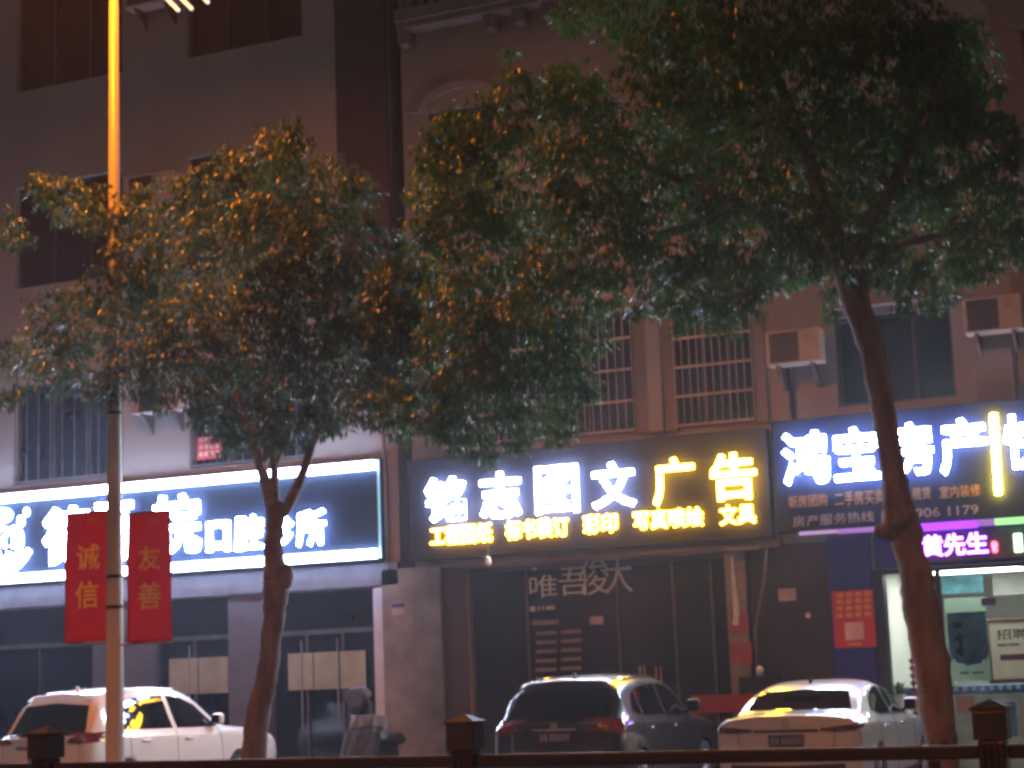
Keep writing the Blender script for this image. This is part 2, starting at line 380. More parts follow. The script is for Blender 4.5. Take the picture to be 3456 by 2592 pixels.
# slot between the two buildings, its shade put in as a near-black sheet
bm = NB(); bx(bm, x_gap0+0.002, x_gap1-0.002, YB+0.9, YB+1.0, 0, 19); o = obj('gap_wall', bm, M_gapshade)
tag(o, 'recessed wall coloured black for the shade in the narrow slot between the two buildings', 'wall')

# ------------------------------------------------------------------ right building
B2L = Vector((-8, YB, 0))
B2 = thing('apartment_building', 'buff apartment building on the right behind the larger tree, over the advertising and estate shops', 'building', tuple(B2L))
wA = (X(1502, 1400), X(2147, 1400), 5.47, 7.55); wB = (X(2286, 1400), X(2553, 1400), 5.46, 7.55)
wC = (X(2823, 1250), X(3222, 1250), 5.55, 6.95)
_ax = P(1551, 300, YB).x; _az = P(1551, 262, YB).z-0.9*0.57-0.02
upper = [(_ax-0.62, _ax+0.62, 9.5, _az), (_ax+4.1-0.62, _ax+4.1+0.62, 9.5, _az), (_ax+8.2-0.62, _ax+8.2+0.62, 9.5, _az), (-1.6, 0.4, 9.5, 11.2), (-0.9, 1.2, 5.5, 7.2), (-9.0, -6.9, 13.9, 15.9), (-5.6, -3.6, 13.9, 15.9)]
shop2 = (X(1583, 2100), X(2458, 2100), 0.02, 3.44); shop3 = (X(2990, 2150), 1.5, 0.02, 3.02)
balc = (X(1400, 20), X(1660, 20), 13.3, 15.6)
holes = [(h[0]+8, h[1]+8, h[2], h[3]) for h in [wA, wB, wC, *upper, shop2, shop3, balc]]
wall('wall', x_gap1+8, 8+8, 0, 19, holes, 0, M_wall2, B2)
window(B2, wA[0]+8, wA[1]+8, wA[2], wA[3], 0, 4, M_darkglass, M_frame, 24, M_grille, (5.5, 5.98, 6.5, 7.02, 7.5), label='wide barred window with pinkish steel grille')
window(B2, wB[0]+8, wB[1]+8, wB[2], wB[3], 0, 3, M_darkglass, M_frame, 10, M_grille, (5.49, 5.96, 6.43, 6.9, 7.4), label='barred window with orange lit steel grille')
window(B2, wC[0]+8, wC[1]+8, wC[2], wC[3], 0, 3, M_darkglass, M_frame)
for h in upper: window(B2, h[0]+8, h[1]+8, h[2], h[3], 0, 3, M_curtain, M_frame)
# pilasters between the barred windows
for a, b, m, d in ((2148, 2192, M_trim2, 0.05), (2192, 2240, M_wall2, 0.12), (2240, 2284, M_trim2, 0.05), (2555, 2592, M_trim2, 0.06)):
    bm = NB(); bx(bm, X(a, 1300)+8+0.003, X(b, 1300)+8-0.003, -d, -0.002, 5.42, 8.3); obj('pilaster', bm, m, B2)
bm = NB(); bx(bm, X(3290, 1200)+8, X(3420, 1200)+8, -0.1, -0.002, 5.4, 6.2); bx(bm, X(2790, 1000)+8, X(3240, 1000)+8, -0.28, -0.003, 7.05, 7.16)
obj('window_canopy', bm, M_trim2, B2)
# ledge with corbels and a balustrade above
lx0, lx1 = X(1366, 80), X(1700, 60)
bm = NB(); bx(bm, lx0+8, 6+8, -0.42, -0.002, 13.02, 13.24); bx(bm, lx0+8, 6+8, -0.36, -0.003, 12.9, 13.018); obj('ledge', bm, M_trim2, B2)
cx = [X(1384, 150), X(1672, 90), X(1770, 70)]; step = cx[2]-cx[1]
cx += [cx[2]+0.53*k for k in range(1, 26)]
for x in cx:
    bm = NB(); prism(bm, [(x-0.10+8, 12.898), (x-0.10+8, 12.70), (x-0.07+8, 12.64), (x+0.07+8, 12.64), (x+0.10+8, 12.70), (x+0.10+8, 12.898)], -0.3, -0.004); obj('corbel', bm, M_trim2, B2)
bm = NB(); bx(bm, lx0+8, 6+8, -0.38, -0.3, 14.05, 14.15)
k = lx0+0.12
while k < 5.9:
    tube(bm, [(k+8, -0.34, 13.24), (k+8, -0.34, 13.4), (k+8, -0.34, 13.55), (k+8, -0.34, 13.8), (k+8, -0.34, 14.05)], [0.035, 0.06, 0.075, 0.04, 0.05], 8); k += 0.19
obj('balustrade', bm, M_trim2, B2)
bm = NB(); bx(bm, balc[0]+8, balc[1]+8, 0.23, 0.27, balc[2], balc[3]); obj('balcony_door', bm, M_curtain, B2)
# arch moulding over the third floor window
def arch(xc, zc, r0, r1, y0, y1, m):
    bm = NB(); n = 20
    pts = [(xc+8+ (r0+r1)/2*math.cos(math.pi*k/n), zc+(r0+r1)/2*0.57*math.sin(math.pi*k/n)) for k in range(n+1)]
    ribbon(bm, pts, r1-r0, y0, y1); obj('arch_moulding', bm, m, B2)
ax = P(1551, 300, YB); az = P(1551, 262, YB).z-0.9*0.57
for xa in (ax.x, ax.x+4.1, ax.x+8.2):
    arch(xa, az, 0.80, 1.0, -0.10, -0.002, M_trim2); arch(xa, az, 0.62, 0.796, -0.05, -0.003, M_wall1)
cA = P(3420, 60, YB); bm = NB(); prism(bm, [(cA.x-0.12+8, cA.z+0.4), (cA.x-0.22+8, cA.z+0.0), (cA.x-0.05+8, cA.z-0.25), (cA.x+0.5+8, cA.z-0.3), (cA.x+0.5+8, cA.z+0.4)], -0.25, -0.005); obj('corbel', bm, M_trim2, B2)
bm = NB(); bx(bm, X(3395, 700)+8, X(3500, 700)+8, -0.12, -0.004, 5.6, 12.89); obj('pilaster', bm, M_trim2, B2)

# ground floor of the right building
px_part(B2, B2L, 'pillar', (X(1304, 2150), X(1500, 2150), 0, 3.5), -0.12, 0.2, M_stone)
px_part(B2, B2L, 'side_panel', (X(1500, 2150)+0.003, X(1581, 2150), 0, 3.5), -0.03, 0.2, M_brownpanel)
# advertising shop: dark glass front
w = bpy.data.objects.new('shop_window', None); COL.objects.link(w); w.parent = B2; w.location = (shop2[0]+8, 0.12, 0.03)
W = shop2[1]-shop2[0]; M_shop2 = mat('tinted_shop_glass', (0.020, 0.023, 0.030), 0.16, var=0.25, scale=1.1)
bm = NB(); bx(bm, 0, W, 0.03, 0.06, 0, 3.40); obj('pane', bm, M_shop2, w)
bm = NB(); bx(bm, 0, W, -0.02, 0.028, 3.32, 3.40)
for px in (1586, 1773, 2080, 2270, 2400): 
    k = X(px, 2100)-shop2[0]; bx(bm, max(k-0.02, 0), k+0.025, -0.02, 0.028, 0, 3.319)
obj('frame', bm, mat('brown_door_frame', (0.10, 0.085, 0.08), 0.5), w)
bm = NB()
for px in (2160, 2174, 2213, 2229):
    k = X(px, 2270)-shop2[0]; tube(bm, [(k, -0.1, 0.75), (k, -0.1, Z(px, 2248)-0.03)], 0.016, 8)
obj('door_handle', bm, mat('orange_lit_handle', (0.75, 0.5, 0.36), 0.3, 0.7), w)  # orange lamp light on the metal handles is put into their colour
# white drawn characters on the glass (four glyphs rising to the right) and small lettering
M_line = mat('white_vinyl', (0.5, 0.58, 0.6), 0.5, var=0.1); yv = -0.036
for ch, a in (('唯', (1786, 1938, 1880, 2020)), ('吾', (1885, 1912, 1985, 2012)), ('俊', (1955, 1880, 2055, 2010)), ('大', (2040, 1872, 2132, 2004))):
    b = box_px(a, YB+0.08, 0.07); b = (b[0]-shop2[0], b[1]-shop2[0], b[2]-0.03, b[3]-0.03)
    glyph('lettering', ch, b, yv, M_line, w, -0.006, 0.004)
def bars(parent, rects, Y, y0, y1, m, base, name='printing'):
    if 1 < len(rects) <= 5:
        for a in rects: bars(parent, [a], Y, y0, y1, m, base, name)
        return None
    bm = NB()
    for a in rects:
        x0, x1, z0, z1 = box_px(a, Y, 0.07); bx(bm, x0-base.x, x1-base.x, y0-base.y, y1-base.y, z0-base.z, z1-base.z)
    return obj(name, bm, m, parent)
wb_ = Vector((shop2[0], YB+0.12, 0.03))
bars(w, [(1788, 2046, 1806, 2064), (1815, 2045, 1821, 2062), (1830, 2044, 1836, 2060), (1842, 2044, 1872, 2058), (1797, 1914, 1810, 1926)], YB+0.08, YB+0.084, YB+0.088, M_line, wb_)
L_ = [(1795, 2090, 1885, 2112)]
for k in range(6):
    yy = 2128 + 31*k
    L_ += [(1808, yy, 1878, yy+17), (1892, yy-5, 1962, yy+12)]
bars(w, L_, YB+0.08, YB+0.084, YB+0.088, mat('brown_vinyl', (0.26, 0.18, 0.17), 0.6, var=0.35, scale=20), wb_)
bars(w, [(1990, 2079, 2036, 2109)], YB+0.08, YB+0.083, YB+0.088, M_greyprint, wb_, 'notice')
# olive pillar right of the shop with couplets
px_part(B2, B2L, 'pillar', (X(2462, 2100), X(2530, 2100), 0, 3.45), -0.10, 0.2, mat('olive_tile', (0.22, 0.21, 0.18), 0.5))
px_part(B2, B2L, 'side_panel', (X(2531, 2100), X(2804, 2100), 0, 3.5), -0.02, 0.2, mat('dark_shutter', (0.028, 0.031, 0.034), 0.5, streak=2))
px_part(B2, B2L, 'pillar', (X(2807, 2050), X(2952, 2050), 0, 3.55), -0.10, 0.2, M_blue)
px_part(B2, B2L, 'door_frame', (X(2953, 2050), X(2988, 2050), 0, 3.02), -0.06, 0.2, mat('navy_frame', (0.03, 0.04, 0.07), 0.4))
px_part(B2, B2L, 'fascia', (X(2953, 1850)+0.002, 5.0, 3.03, 3.6), -0.09, -0.002, M_blue)
px_part(B2, B2L, 'beam', (X(1500, 1890), X(2640, 1800), 3.46, 3.58), -0.16, -0.002, mat('brown_beam', (0.15, 0.125, 0.11), 0.6))

# lit interior of the estate office
rb = Vector((shop3[0], YB, 0)); RW = shop3[1]-shop3[0]
w = bpy.data.objects.new('shop_room', None); COL.objects.link(w); w.parent = B2; w.location = (shop3[0]+8, 0, 0)
M_roomw = mat('pale_room_wall', (0.56, 0.57, 0.50), 0.7, var=0.06)
bm = NB()
bx(bm, -0.02, RW, 5.0, 5.1, 0, 3.0); bx(bm, -0.12, -0.02, 0.3, 5.0, 0, 3.0); bx(bm, RW, RW+0.1, 0.3, 5.0, 0, 3.0)
bx(bm, 0, RW, 0.3, 5.0, 3.0, 3.1); obj('room_shell', bm, M_roomw, w)
bm = NB(); bx(bm, 0, RW, 0.3, 5.0, -0.05, 0.01); obj('floor', bm, mat('room_floor_tile', (0.35, 0.36, 0.34), 0.3), w)
bm = NB()
for k in range(2): bx(bm, 0.5+2.1*k, 1.9+2.1*k, 0.6, 1.35, 2.96, 2.98)
obj('ceiling_panel', bm, E_room, w)
bm = NB(); bx(bm, 1.3, RW, 2.2, 2.32, 2.62, 2.99); obj('ceiling_beam', bm, mat('room_beam', (0.28, 0.28, 0.26), 0.6), w)
sw = bpy.data.objects.new('shop_window', None); COL.objects.link(sw); sw.parent = B2; sw.location = (shop3[0]+8, 0.1, 0.02)
bm = NB(); bx(bm, 0, RW, 0.02, 0.028, 0, 2.99); obj('pane', bm, M_glass, sw)
bm = NB(); bx(bm, 0, RW, -0.02, 0.018, 2.93, 2.995)
for px in (3173, 3490): k = X(px, 2080)-shop3[0]; bx(bm, k-0.05, k+0.03, -0.02, 0.018, 0, 2.929)
bx(bm, 3.0, 3.06, -0.02, 0.018, 0, 2.929); obj('frame', bm, mat('navy_frame', (0.03, 0.04, 0.07), 0.4), sw)

# ------------------------------------------------------------------ shop signs
def sign(name, label, x0, x1, z0, z1, Y, board, dep=0.22):
    t = thing(name, label, 'sign', ((x0+x1)/2, Y, z0)); c = (x0+x1)/2
    bm = NB(); bx(bm, x0-c, x1-c, 0, dep, 0, z1-z0, 0.012); obj('board', bm, board, t)
    return t, Vector((c, Y, z0))
def sglyph(t, b0, ch, a, m, bold, depth=0.04, off=0.115, name='letter', Y=None):
    if bold == 0.03: bold = 0.018
    Yf = b0.y-off; b = box_px(a, Yf); b = (b[0]-b0.x, b[1]-b0.x, b[2]-b0.z, b[3]-b0.z)
    return glyph(name, ch, b, -off, m, t, bold, depth)
S1Y = 26.72
s1, s1b = sign('shop_sign', 'long navy clinic sign with white tooth emblem between two white light tubes', -25.5, P(1283, 1700, S1Y).x, P(640, 1925, S1Y).z-0.03, P(640, 1610, S1Y).z+0.02, S1Y, M_board1)
for ch, a in (('德', (145, 1704, 300, 1909)), ('可', (322, 1690, 446, 1897)), ('皖', (518, 1662, 675, 1877)), ('口', (698, 1757, 773, 1864)), ('腔', (790, 1735, 886, 1862)), ('诊', (901, 1726, 989, 1850)), ('所', (1000, 1716, 1097, 1846))):
    sglyph(s1, s1b, ch, a, E_white, 0.03 if ch != '口' else 0.045)
x1r = P(1270, 1560, S1Y).x - s1b.x
for pa, pb in (((640, 1637), (640, 1613)), ((640, 1923), (640, 1899))):
    z0, z1 = P(*pa, S1Y-0.08).z-s1b.z, P(*pb, S1Y-0.08).z-s1b.z
    bm = NB(); bx(bm, -25.4-s1b.x, x1r, -0.10, -0.004, z0-0.01, z1+0.01, 0.02); obj('light_tube', bm, E_bar, s1)
bm = NB(); bx(bm, P(1278, 1700, S1Y).x-s1b.x, P(1284, 1700, S1Y).x-s1b.x, -0.03, -0.003, 0.02, P(640, 1610, S1Y).z-s1b.z)
obj('edge_strip', bm, emit('lit_edge_glow', (0.1, 0.6, 0.8), 0.7), s1)  # board edge that only catches light, painted with its own cyan glow
def s1p(ix, iy):
    p = P(ix*0.2893, 1640+iy*0.2893, S1Y-0.09); return (p.x-s1b.x, p.z-s1b.z)
bm = NB(); ya, yb = -0.09, -0.045
def stroke(pts, w):
    q = [s1p(*p) for p in pts]
    # smooth the outline
    for _ in range(2):
        q2 = [q[0]]
        for i in range(len(q)-1):
            a, b = Vector(q[i]), Vector(q[i+1]); q2 += [tuple(a*0.75+b*0.25), tuple(a*0.25+b*0.75)]
        q = q2+[q[-1]]
    ribbon(bm, q, w, ya, yb)
stroke([(95, 560), (130, 500), (190, 490), (240, 560), (235, 690), (200, 820), (170, 880), (130, 880), (100, 760), (70, 880), (20, 900), (-30, 800), (-60, 650), (-50, 530), (0, 490), (60, 500), (95, 560)], 0.075)
stroke([(335, 745), (270, 860), (190, 940), (80, 985), (-40, 980), (-140, 900)], 0.09)
stroke([(45, 580), (30, 650), (60, 720)], 0.05); stroke([(150, 580), (165, 650), (140, 720)], 0.05)
stroke([(-120, 420), (-40, 300), (70, 300), (110, 340), (60, 390), (-20, 400)], 0.12)
for cx_, cy_, rx_, rz_ in ((305, 305, 28, 48), (240, 410, 40, 60)):
    q = s1p(cx_, cy_); disc(bm, q[0], q[1], rx_*0.2893*0.0053, rz_*0.2893*0.0053, ya, yb)
bm.normal_update()
for f in bm.faces: f.material_index = 0 if f.normal.y < -0.7 else 1
obj('emblem', bm, [E_white, E_whites], s1)

S2Y = 26.74
s2, s2b = sign('shop_sign', 'charcoal advertising shop sign with four white characters and two yellow ones', P(1378, 1700, S2Y).x, P(2592, 1600, S2Y).x, 3.60, P(1900, 1505, S2Y).z, S2Y, M_board2)
for ch, a, e in (('铭', (1435, 1606, 1570, 1764), E_white), ('志', (1620, 1589, 1756, 1752), E_white), ('图', (1807, 1567, 1950, 1737), E_white), ('文', (1997, 1554, 2143, 1719), E_white), ('广', (2202, 1540, 2343, 1710), E_yel), ('告', (2399, 1524, 2551, 1693), E_yel)):
    sglyph(s2, s2b, ch, a, e, 0.03 if ch not in '图' else 0.008)
g7 = lambda a: (1400+a[0]*.5877, 1500+a[1]*.5877, 1400+a[2]*.5877, 1500+a[3]*.5877)
for ch, a in (('工程图纸', (88, 448, 440, 585)), ('标书装订', (520, 415, 880, 552)), ('彩印', (965, 393, 1160, 517)), ('写真喷绘', (1255, 355, 1655, 495)), ('文具', (1750, 337, 1955, 465))):
    sglyph(s2, s2b, ch, g7(a), E_yels, 0.012, 0.035, 0.06, 'lettering')

S3Y = 26.74
s3, s3b = sign('shop_sign', 'indigo estate agency sign with white characters and an upright yellow light bar', P(2612, 1600, S3Y).x, 3.2, 3.66, P(2900, 1395, S3Y).z, S3Y, M_board3)
e5 = lambda a: (2600+a[0]*.387, 1380+a[1]*.387, 2600+a[2]*.387, 1380+a[3]*.387)
for ch, a in (('鸿', (105, 180, 508, 668)), ('宝', (553, 145, 942, 635)), ('房', (1020, 105, 1418, 600)), ('产', (1472, 65, 1888, 580)), ('快', (2040, 25, 2450, 535))):
    sglyph(s3, s3b, ch, e5(a), E_white, 0.03)
for ch, a in (('新房团购', (155, 735, 495, 868)), ('二手房买卖', (560, 695, 990, 852)), ('租赁', (1235, 678, 1400, 795)), ('室内装修', (1475, 650, 1830, 785))):
    sglyph(s3, s3b, ch, e5(a), M_orange_print, 0.006, 0.01, 0.012, 'lettering')
for ch, a in (('房产服务热线', (195, 885, 905, 1035)), ('906 1179', (1265, 830, 1815, 955))):
    sglyph(s3, s3b, ch, e5(a), M_greyprint, 0.004, 0.01, 0.012, 'lettering')
q0 = P(2600+1945*.387, 1380+45*.387, S3Y-.06); q1 = P(2600+1990*.387, 1380+745*.387, S3Y-.06)
bm = NB(); tube(bm, [(q0.x-s3b.x, -0.06, q0.z-s3b.z), (q1.x-s3b.x, -0.06, q1.z-s3b.z)], 0.05, 10); obj('light_bar', bm, E_yel, s3)
# led strip under the sign: its lamps change from lilac to violet to green along its length
zs = P(3150, 1770, S3Y).z
t = thing('led_strip', 'thin violet to green light strip along the bottom edge of the estate sign', 'light strip', (-5, S3Y-0.03, 3.62))
xe = [X(2700, 1790, S3Y), X(2830, 1790, S3Y), X(2960, 1790, S3Y), X(3100, 1770, S3Y), X(3300, 1760, S3Y), X(3360, 1760, S3Y), 3.0]
for a, b, m, h in zip(xe[:-1], xe[1:], (E_lil, E_purd, E_purd, E_purm, E_purd, E_grn), (0.03, 0.05, 0.06, 0.10, 0.08, 0.08)):
    bm = NB(); bx(bm, a+5, b+5, -0.05, 0.0, -h*0.8, 0.03); obj('strip_segment', bm, m, t)
# scrolling message panel
LY = 26.82
b = (P(3095, 1850, LY).x, 3.0, P(3250, 1893, LY).z, 3.53)
t = thing('message_panel', 'black scrolling message panel with glowing violet characters over the office door', 'LED sign', (b[0], LY, b[2])); tb = Vector((b[0], LY, b[2]))
bm = NB(); bx(bm, 0, b[1]-b[0], 0, 0.08, 0, b[3]-b[2], 0.01); obj('panel', bm, mat('led_panel_black', (0.10, 0.09, 0.12), 0.6), t)
sglyph(t, tb, '黄先生', e5((1320, 1066, 1895, 1302)), E_pur, 0.02, 0.02, 0.03)
a = box_px(e5((1925, 1150, 1985, 1258)), LY-0.03); bm = NB()
disc(bm, (a[0]+a[1])/2-tb.x, a[3]-0.06-tb.z, 0.045, 0.06, -0.03, -0.01, 12); disc(bm, (a[0]+a[1])/2-tb.x, a[2]+0.04-tb.z, 0.04, 0.04, -0.03, -0.01, 12); obj('letter', bm, E_redled, t)
sglyph(t, tb, '1', e5((2125, 1085, 2195, 1250)), emit('pale_green_led', (0.5, 1.0, 0.5), 5), 0.03, 0.02, 0.03)

# ------------------------------------------------------------------ small things on the facades
def ac_unit(px0, py0, px1, py1, label, pipe=False, Y=YB):
    x0, x1, z0, z1 = box_px((px0, py0, px1, py1), Y-0.4, 0.09)
    t = thing('air_conditioner', label, 'air conditioner', ((x0+x1)/2, Y, z0), 'air conditioner units on the facades'); W = x1-x0; H = z1-z0
    bm = NB(); bx(bm, -W/2, W/2, -0.42, -0.1, 0, H, 0.02); obj('casing', bm, M_ac, t)
    bm = NB(); cxf = -W*0.16; rr = min(H*0.41, W*0.31)
    bx(bm, cxf-rr*1.05, cxf+rr*1.05, -0.424, -0.4205, H/2-rr*1.05, H/2+rr*1.05)
    for q in (0.25, 0.5, 0.75, 1.0):
        n = 28; pts = [(cxf+rr*q*math.cos(2*math.pi*k/n), -0.432, H/2+rr*q*math.sin(2*math.pi*k/n)) for k in range(n+1)]; tube(bm, pts, 0.006, 5, False)
    for k in range(8):
        w_ = math.pi*k/8; tube(bm, [(cxf-rr*math.cos(w_), -0.43, H/2-rr*math.sin(w_)), (cxf+rr*math.cos(w_), -0.43, H/2+rr*math.sin(w_))], 0.004, 5)
    obj('fan_grille', bm, M_acdark, t)
    for s in (-0.3, 0.32):
        bm = NB(); v = [(-0.42, -0.003), (-0.02, -0.003), (-0.02, -0.34), (-0.05, -0.34), (-0.40, -0.05)]
        aa = [bm.verts.new((s*W-0.02, y, z)) for y, z in v]; bb = [bm.verts.new((s*W+0.02, y, z)) for y, z in v]
        bm.faces.new(aa); bm.faces.new(bb[::-1])
        for i in range(5): bm.faces.new((aa[i], bb[i], bb[(i+1) % 5], aa[(i+1) % 5]))
        obj('bracket', bm, mat('rusty_bracket', (0.09, 0.06, 0.05), 0.7), t)
    if pipe:
        bm = NB(); tube(bm, [(-W*0.2, -0.12, -0.004), (-W*0.19, -0.06, -0.3), (-W*0.19, -0.05, -1.25)], 0.03, 8); obj('hose', bm, M_black, t)
    return t
ac_unit(422, -120, 585, 22, 'air conditioner at the top edge beside the white tubes, right of the lamp pole')
ac_unit(420, 578, 588, 700, 'air conditioner half hidden by orange lit leaves, behind the lamp pole')
ac_unit(445, 1300, 608, 1398, 'air conditioner over the clinic sign, between its two barred windows')
ac_unit(2584, 1103, 2770, 1236, 'air conditioner beside the barred window with a black hose hanging below it', True)
ac_unit(3249, 990, 3450, 1128, 'air conditioner near the right edge under the tree crown')

def pipe(pts, r, m, label, name='drain_pipe', cat='pipe'):
    bm = NB(); o = Vector(pts[0]); tube(bm, [Vector(p)-o for p in pts], r, 10)
    return tag(obj(name, bm, m, None, True, o), label, cat)
xp = P(1300, 1700, YB-0.1).x
pipe([(xp, YB-0.1, 3.5), (xp, YB-0.1, 5.9)], 0.035, mat('grey_plastic_pipe', (0.36, 0.34, 0.33), 0.5), 'short grey drain pipe right of the clinic sign, at the slot between the buildings')
a, b = P(2587, 1852, YB-0.25), P(2549, 2130, YB-0.15)
pipe([a, a.lerp(b, .4)+Vector((0.03, 0, 0)), b, (b.x-0.02, b.y, 1.0)], 0.022, mat('old_rope', (0.14, 0.12, 0.10), 0.8), 'slack brown cable hanging beside the olive pillar', 'cable', 'cable')
# bulb
q = P(1649, 1912, YB-0.7)
t = thing('pendant_bulb', 'small unlit pale bulb hanging under the advertising sign', 'bulb', (q.x, q.y, q.z))
bm = NB(); tube(bm, [(0, 0, 0), (0, 0, 0.03), (0, 0, 0.08), (0, 0, 0.13), (0, 0, 0.16)], [0.012, 0.042, 0.05, 0.03, 0.022], 12); obj('bulb', bm, mat('milky_glass', (0.62, 0.58, 0.48), 0.3), t, True)
bm = NB(); tube(bm, [(0, 0, 0.16), (0, 0, 0.52)], 0.008, 6); obj('cord', bm, M_black, t)
def flat(name, label, cat, a, Y, m, th=0.006, slant=0.07, group=None):
    x0, x1, z0, z1 = box_px(a, Y, slant); c = Vector(((x0+x1)/2, Y, (z0+z1)/2))
    t = thing(name, label, cat, tuple(c), group)
    bm = NB(); bx(bm, x0-c.x, x1-c.x, 0, th, z0-c.z, z1-c.z); obj('sheet', bm, m, t); return t, c
# red notice above the clinic sign
t, c = flat('red_notice', 'red notice with faded characters at the foot of the barred window over the clinic sign', 'notice', (664, 1470, 746, 1552), YB-0.12, M_redpaper)
bars(t, [(672+18*k, 1478+23*r_-k*1.4, 684+18*k, 1494+23*r_-k*1.4) for k in range(4) for r_ in range(3)], YB-0.125, YB-0.124, YB-0.1201, M_pinkpaper, c)
# poster on the blue pillar
t, c = flat('pillar_poster', 'red poster of orange characters with a pale square, on the blue pillar', 'poster', (2812, 1988, 2952, 2190), YB-0.107, M_redpaper)
for i in range(4):
    a = (2822+31*i, 1996, 2846+31*i, 2086)
    bars(t, [(2823+31*i, 1999+23*r_-2*i, 2845+31*i, 2017+23*r_-2*i) for r_ in range(4)], YB-0.112, YB-0.111, YB-0.1075, mat('orange_ink', (0.62, 0.24, 0.10), 0.6, var=0.5, scale=60), c)
bars(t, [(2852, 2098, 2915, 2162)], YB-0.112, YB-0.111, YB-0.1075, M_pinkpaper, c, 'pale_square')
bars(t, [(2862, 2168, 2908, 2180)], YB-0.112, YB-0.111, YB-0.1075, mat('orange_ink', (0.62, 0.24, 0.10), 0.6), c)
# couplet papers and plastic strip on the olive pillar
flat('couplet_paper', 'faded red paper on the olive pillar, the upper of two', 'paper', (2466, 2056, 2526, 2140), YB-0.108, mat('faded_red_paper', (0.30, 0.08, 0.075), 0.75, var=0.25, scale=6), group='red papers on the olive pillar')
flat('couplet_paper', 'faded red paper on the olive pillar, the lower of two', 'paper', (2462, 2162, 2537, 2246), YB-0.108, mat('faded_red_paper', (0.30, 0.08, 0.075), 0.75), group='red papers on the olive pillar')
bm = NB(); q = [P(2470, 1880, YB-0.13), P(2477, 1980, YB-0.13), P(2486, 2060, YB-0.13), P(2482, 2110, YB-0.13)]; c = q[0]
ribbon(bm, [(p.x-c.x, p.z-c.z) for p in q], [0.03, 0.07, 0.10, 0.09], 0, 0.012)
tag(obj('plastic_strip', bm, M_greenwhite, None, False, c), 'narrow pale plastic strip hanging down the olive pillar', 'strip')
t, c = flat('shelf_bracket', 'thin horizontal bracket above the olive pillar', 'bracket', (2446, 1842, 2562, 1858), YB-0.3, mat('olive_metal', (0.26, 0.24, 0.19), 0.5), 0.28)
flat('white_notice', 'tilted pale notice on the dark panel left of the blue pillar', 'notice', (2627, 1984, 2686, 2030), YB-0.03, M_greyprint)
flat('white_sticker', 'tiny white sticker right of the tilted notice on the dark panel', 'sticker', (2719, 2068, 2735, 2086), YB-0.03, M_white)
t, c = flat('blue_sticker', 'small violet and white sticker on the grey stone pillar', 'sticker', (1322, 2036, 1364, 2076), YB-0.128, M_greyprint)
bars(t, [(1322, 2036, 1364, 2052)], YB-0.133, YB-0.132, YB-0.1285, mat('violet_print', (0.10, 0.08, 0.25), 0.6), c, 'print')
q = P(2565, 2268, YB-0.4)
bm = NB(); tube(bm, [(0, 0, -0.06), (0, 0, 0.05), (0, 0, 0.09)], [0.05, 0.055, 0.03], 14)
tag(obj('white_jar', bm, M_white, None, True, q), 'small white jar standing at the foot of the olive pillar', 'jar')
# red trestle table that the jar and shop clutter stand behind
x0, x1, zt = X(2335, 2360, 26.2), X(2600, 2350, 26.2), P(2430, 2346, 26.2).z
t = thing('trestle_table', 'low table with a red cloth front between the dark car and the pale sedan', 'table', ((x0+x1)/2, 26.2, 0)); W = x1-x0
bm = NB(); bx(bm, -W/2, W/2, 0, 0.5, zt-0.03, zt, 0.01); obj('tabletop', bm, M_trimblk, t)
bm = NB(); bx(bm, -W/2-0.01, W/2+0.01, -0.02, -0.005, zt-0.26, zt+0.005); obj('cloth', bm, mat('dull_red_cloth', (0.28, 0.03, 0.03), 0.8), t)
for sx in (-1, 1):
    for y in (0.05, 0.45):
        bm = NB(); bx(bm, sx*(W/2-0.06)-0.02, sx*(W/2-0.06)+0.02, y-0.02, y+0.02, 0, zt-0.031); obj('leg', bm, M_black, t)
bm = NB(); q = P(2565, 2268, YB-0.4); bx(bm, -0.3, 0.3, -0.15, 0.15, 0, q.z-0.061); 
tag(obj('side_cabinet', bm, M_trimblk, None, False, (q.x, q.y, 0)), 'black cabinet behind the red table carrying a white jar', 'cabinet')

# posters and furniture of the estate office
def room_poster(label, a, Y, m, th=0.006): return flat('poster', label, 'poster', a, Y, m, th)
t, c = room_poster('cyan poster in the top of the office window', (3166, 1932, 3318, 2008), YB+0.15, paper('cyan_print', (0.40, 0.64, 0.70), 0.45, 5))
t, c = room_poster('tall pale poster with a blue landscape of dark marks in the office window', (3196, 2012, 3336, 2304), YB+0.16, paper('pale_green_paper', (0.60, 0.72, 0.64), 0.08))
mb = paper('blue_landscape', (0.20, 0.32, 0.42), 0.45, 4)
x0, x1, z0, z1 = box_px((3200, 2062, 3334, 2232), YB+0.15, 0.05); bm = NB()
n = 18; poly = [(x0-c.x, z1-c.z), (x0-c.x, z0-c.z+0.12)]
poly += [(x0-c.x+(x1-x0)*k/n, z0-c.z+0.05-0.12*math.sin(math.pi*k/n)+random.Random(k).uniform(-.03, .03)) for k in range(1, n)]
poly += [(x1-c.x, z0-c.z+0.12), (x1-c.x, z1-c.z)]
prism(bm, poly[::-1], -0.012, -0.008); obj('picture', bm, mb, t)
bars(t, [(3216, 2098, 3246, 2122), (3236, 2136, 3250, 2215), (3222, 2148, 3236, 2164), (3226, 2188, 3238, 2206)], YB+0.146, YB+0.143, YB+0.1475, mat('ink_blue', (0.02, 0.04, 0.08), 0.6), c, 'dark_mark')
bars(t, [(3240, 2266, 3270, 2277), (3282, 2265, 3320, 2274)], YB+0.154, YB+0.15, YB+0.1555, mat('grey_ink', (0.14, 0.18, 0.2), 0.6), c)
t = thing('recruiting_board', 'cream recruiting notice in a brown wooden frame inside the office', 'notice board', tuple(P(3420, 2190, YB+0.4))); c = t.location.copy()
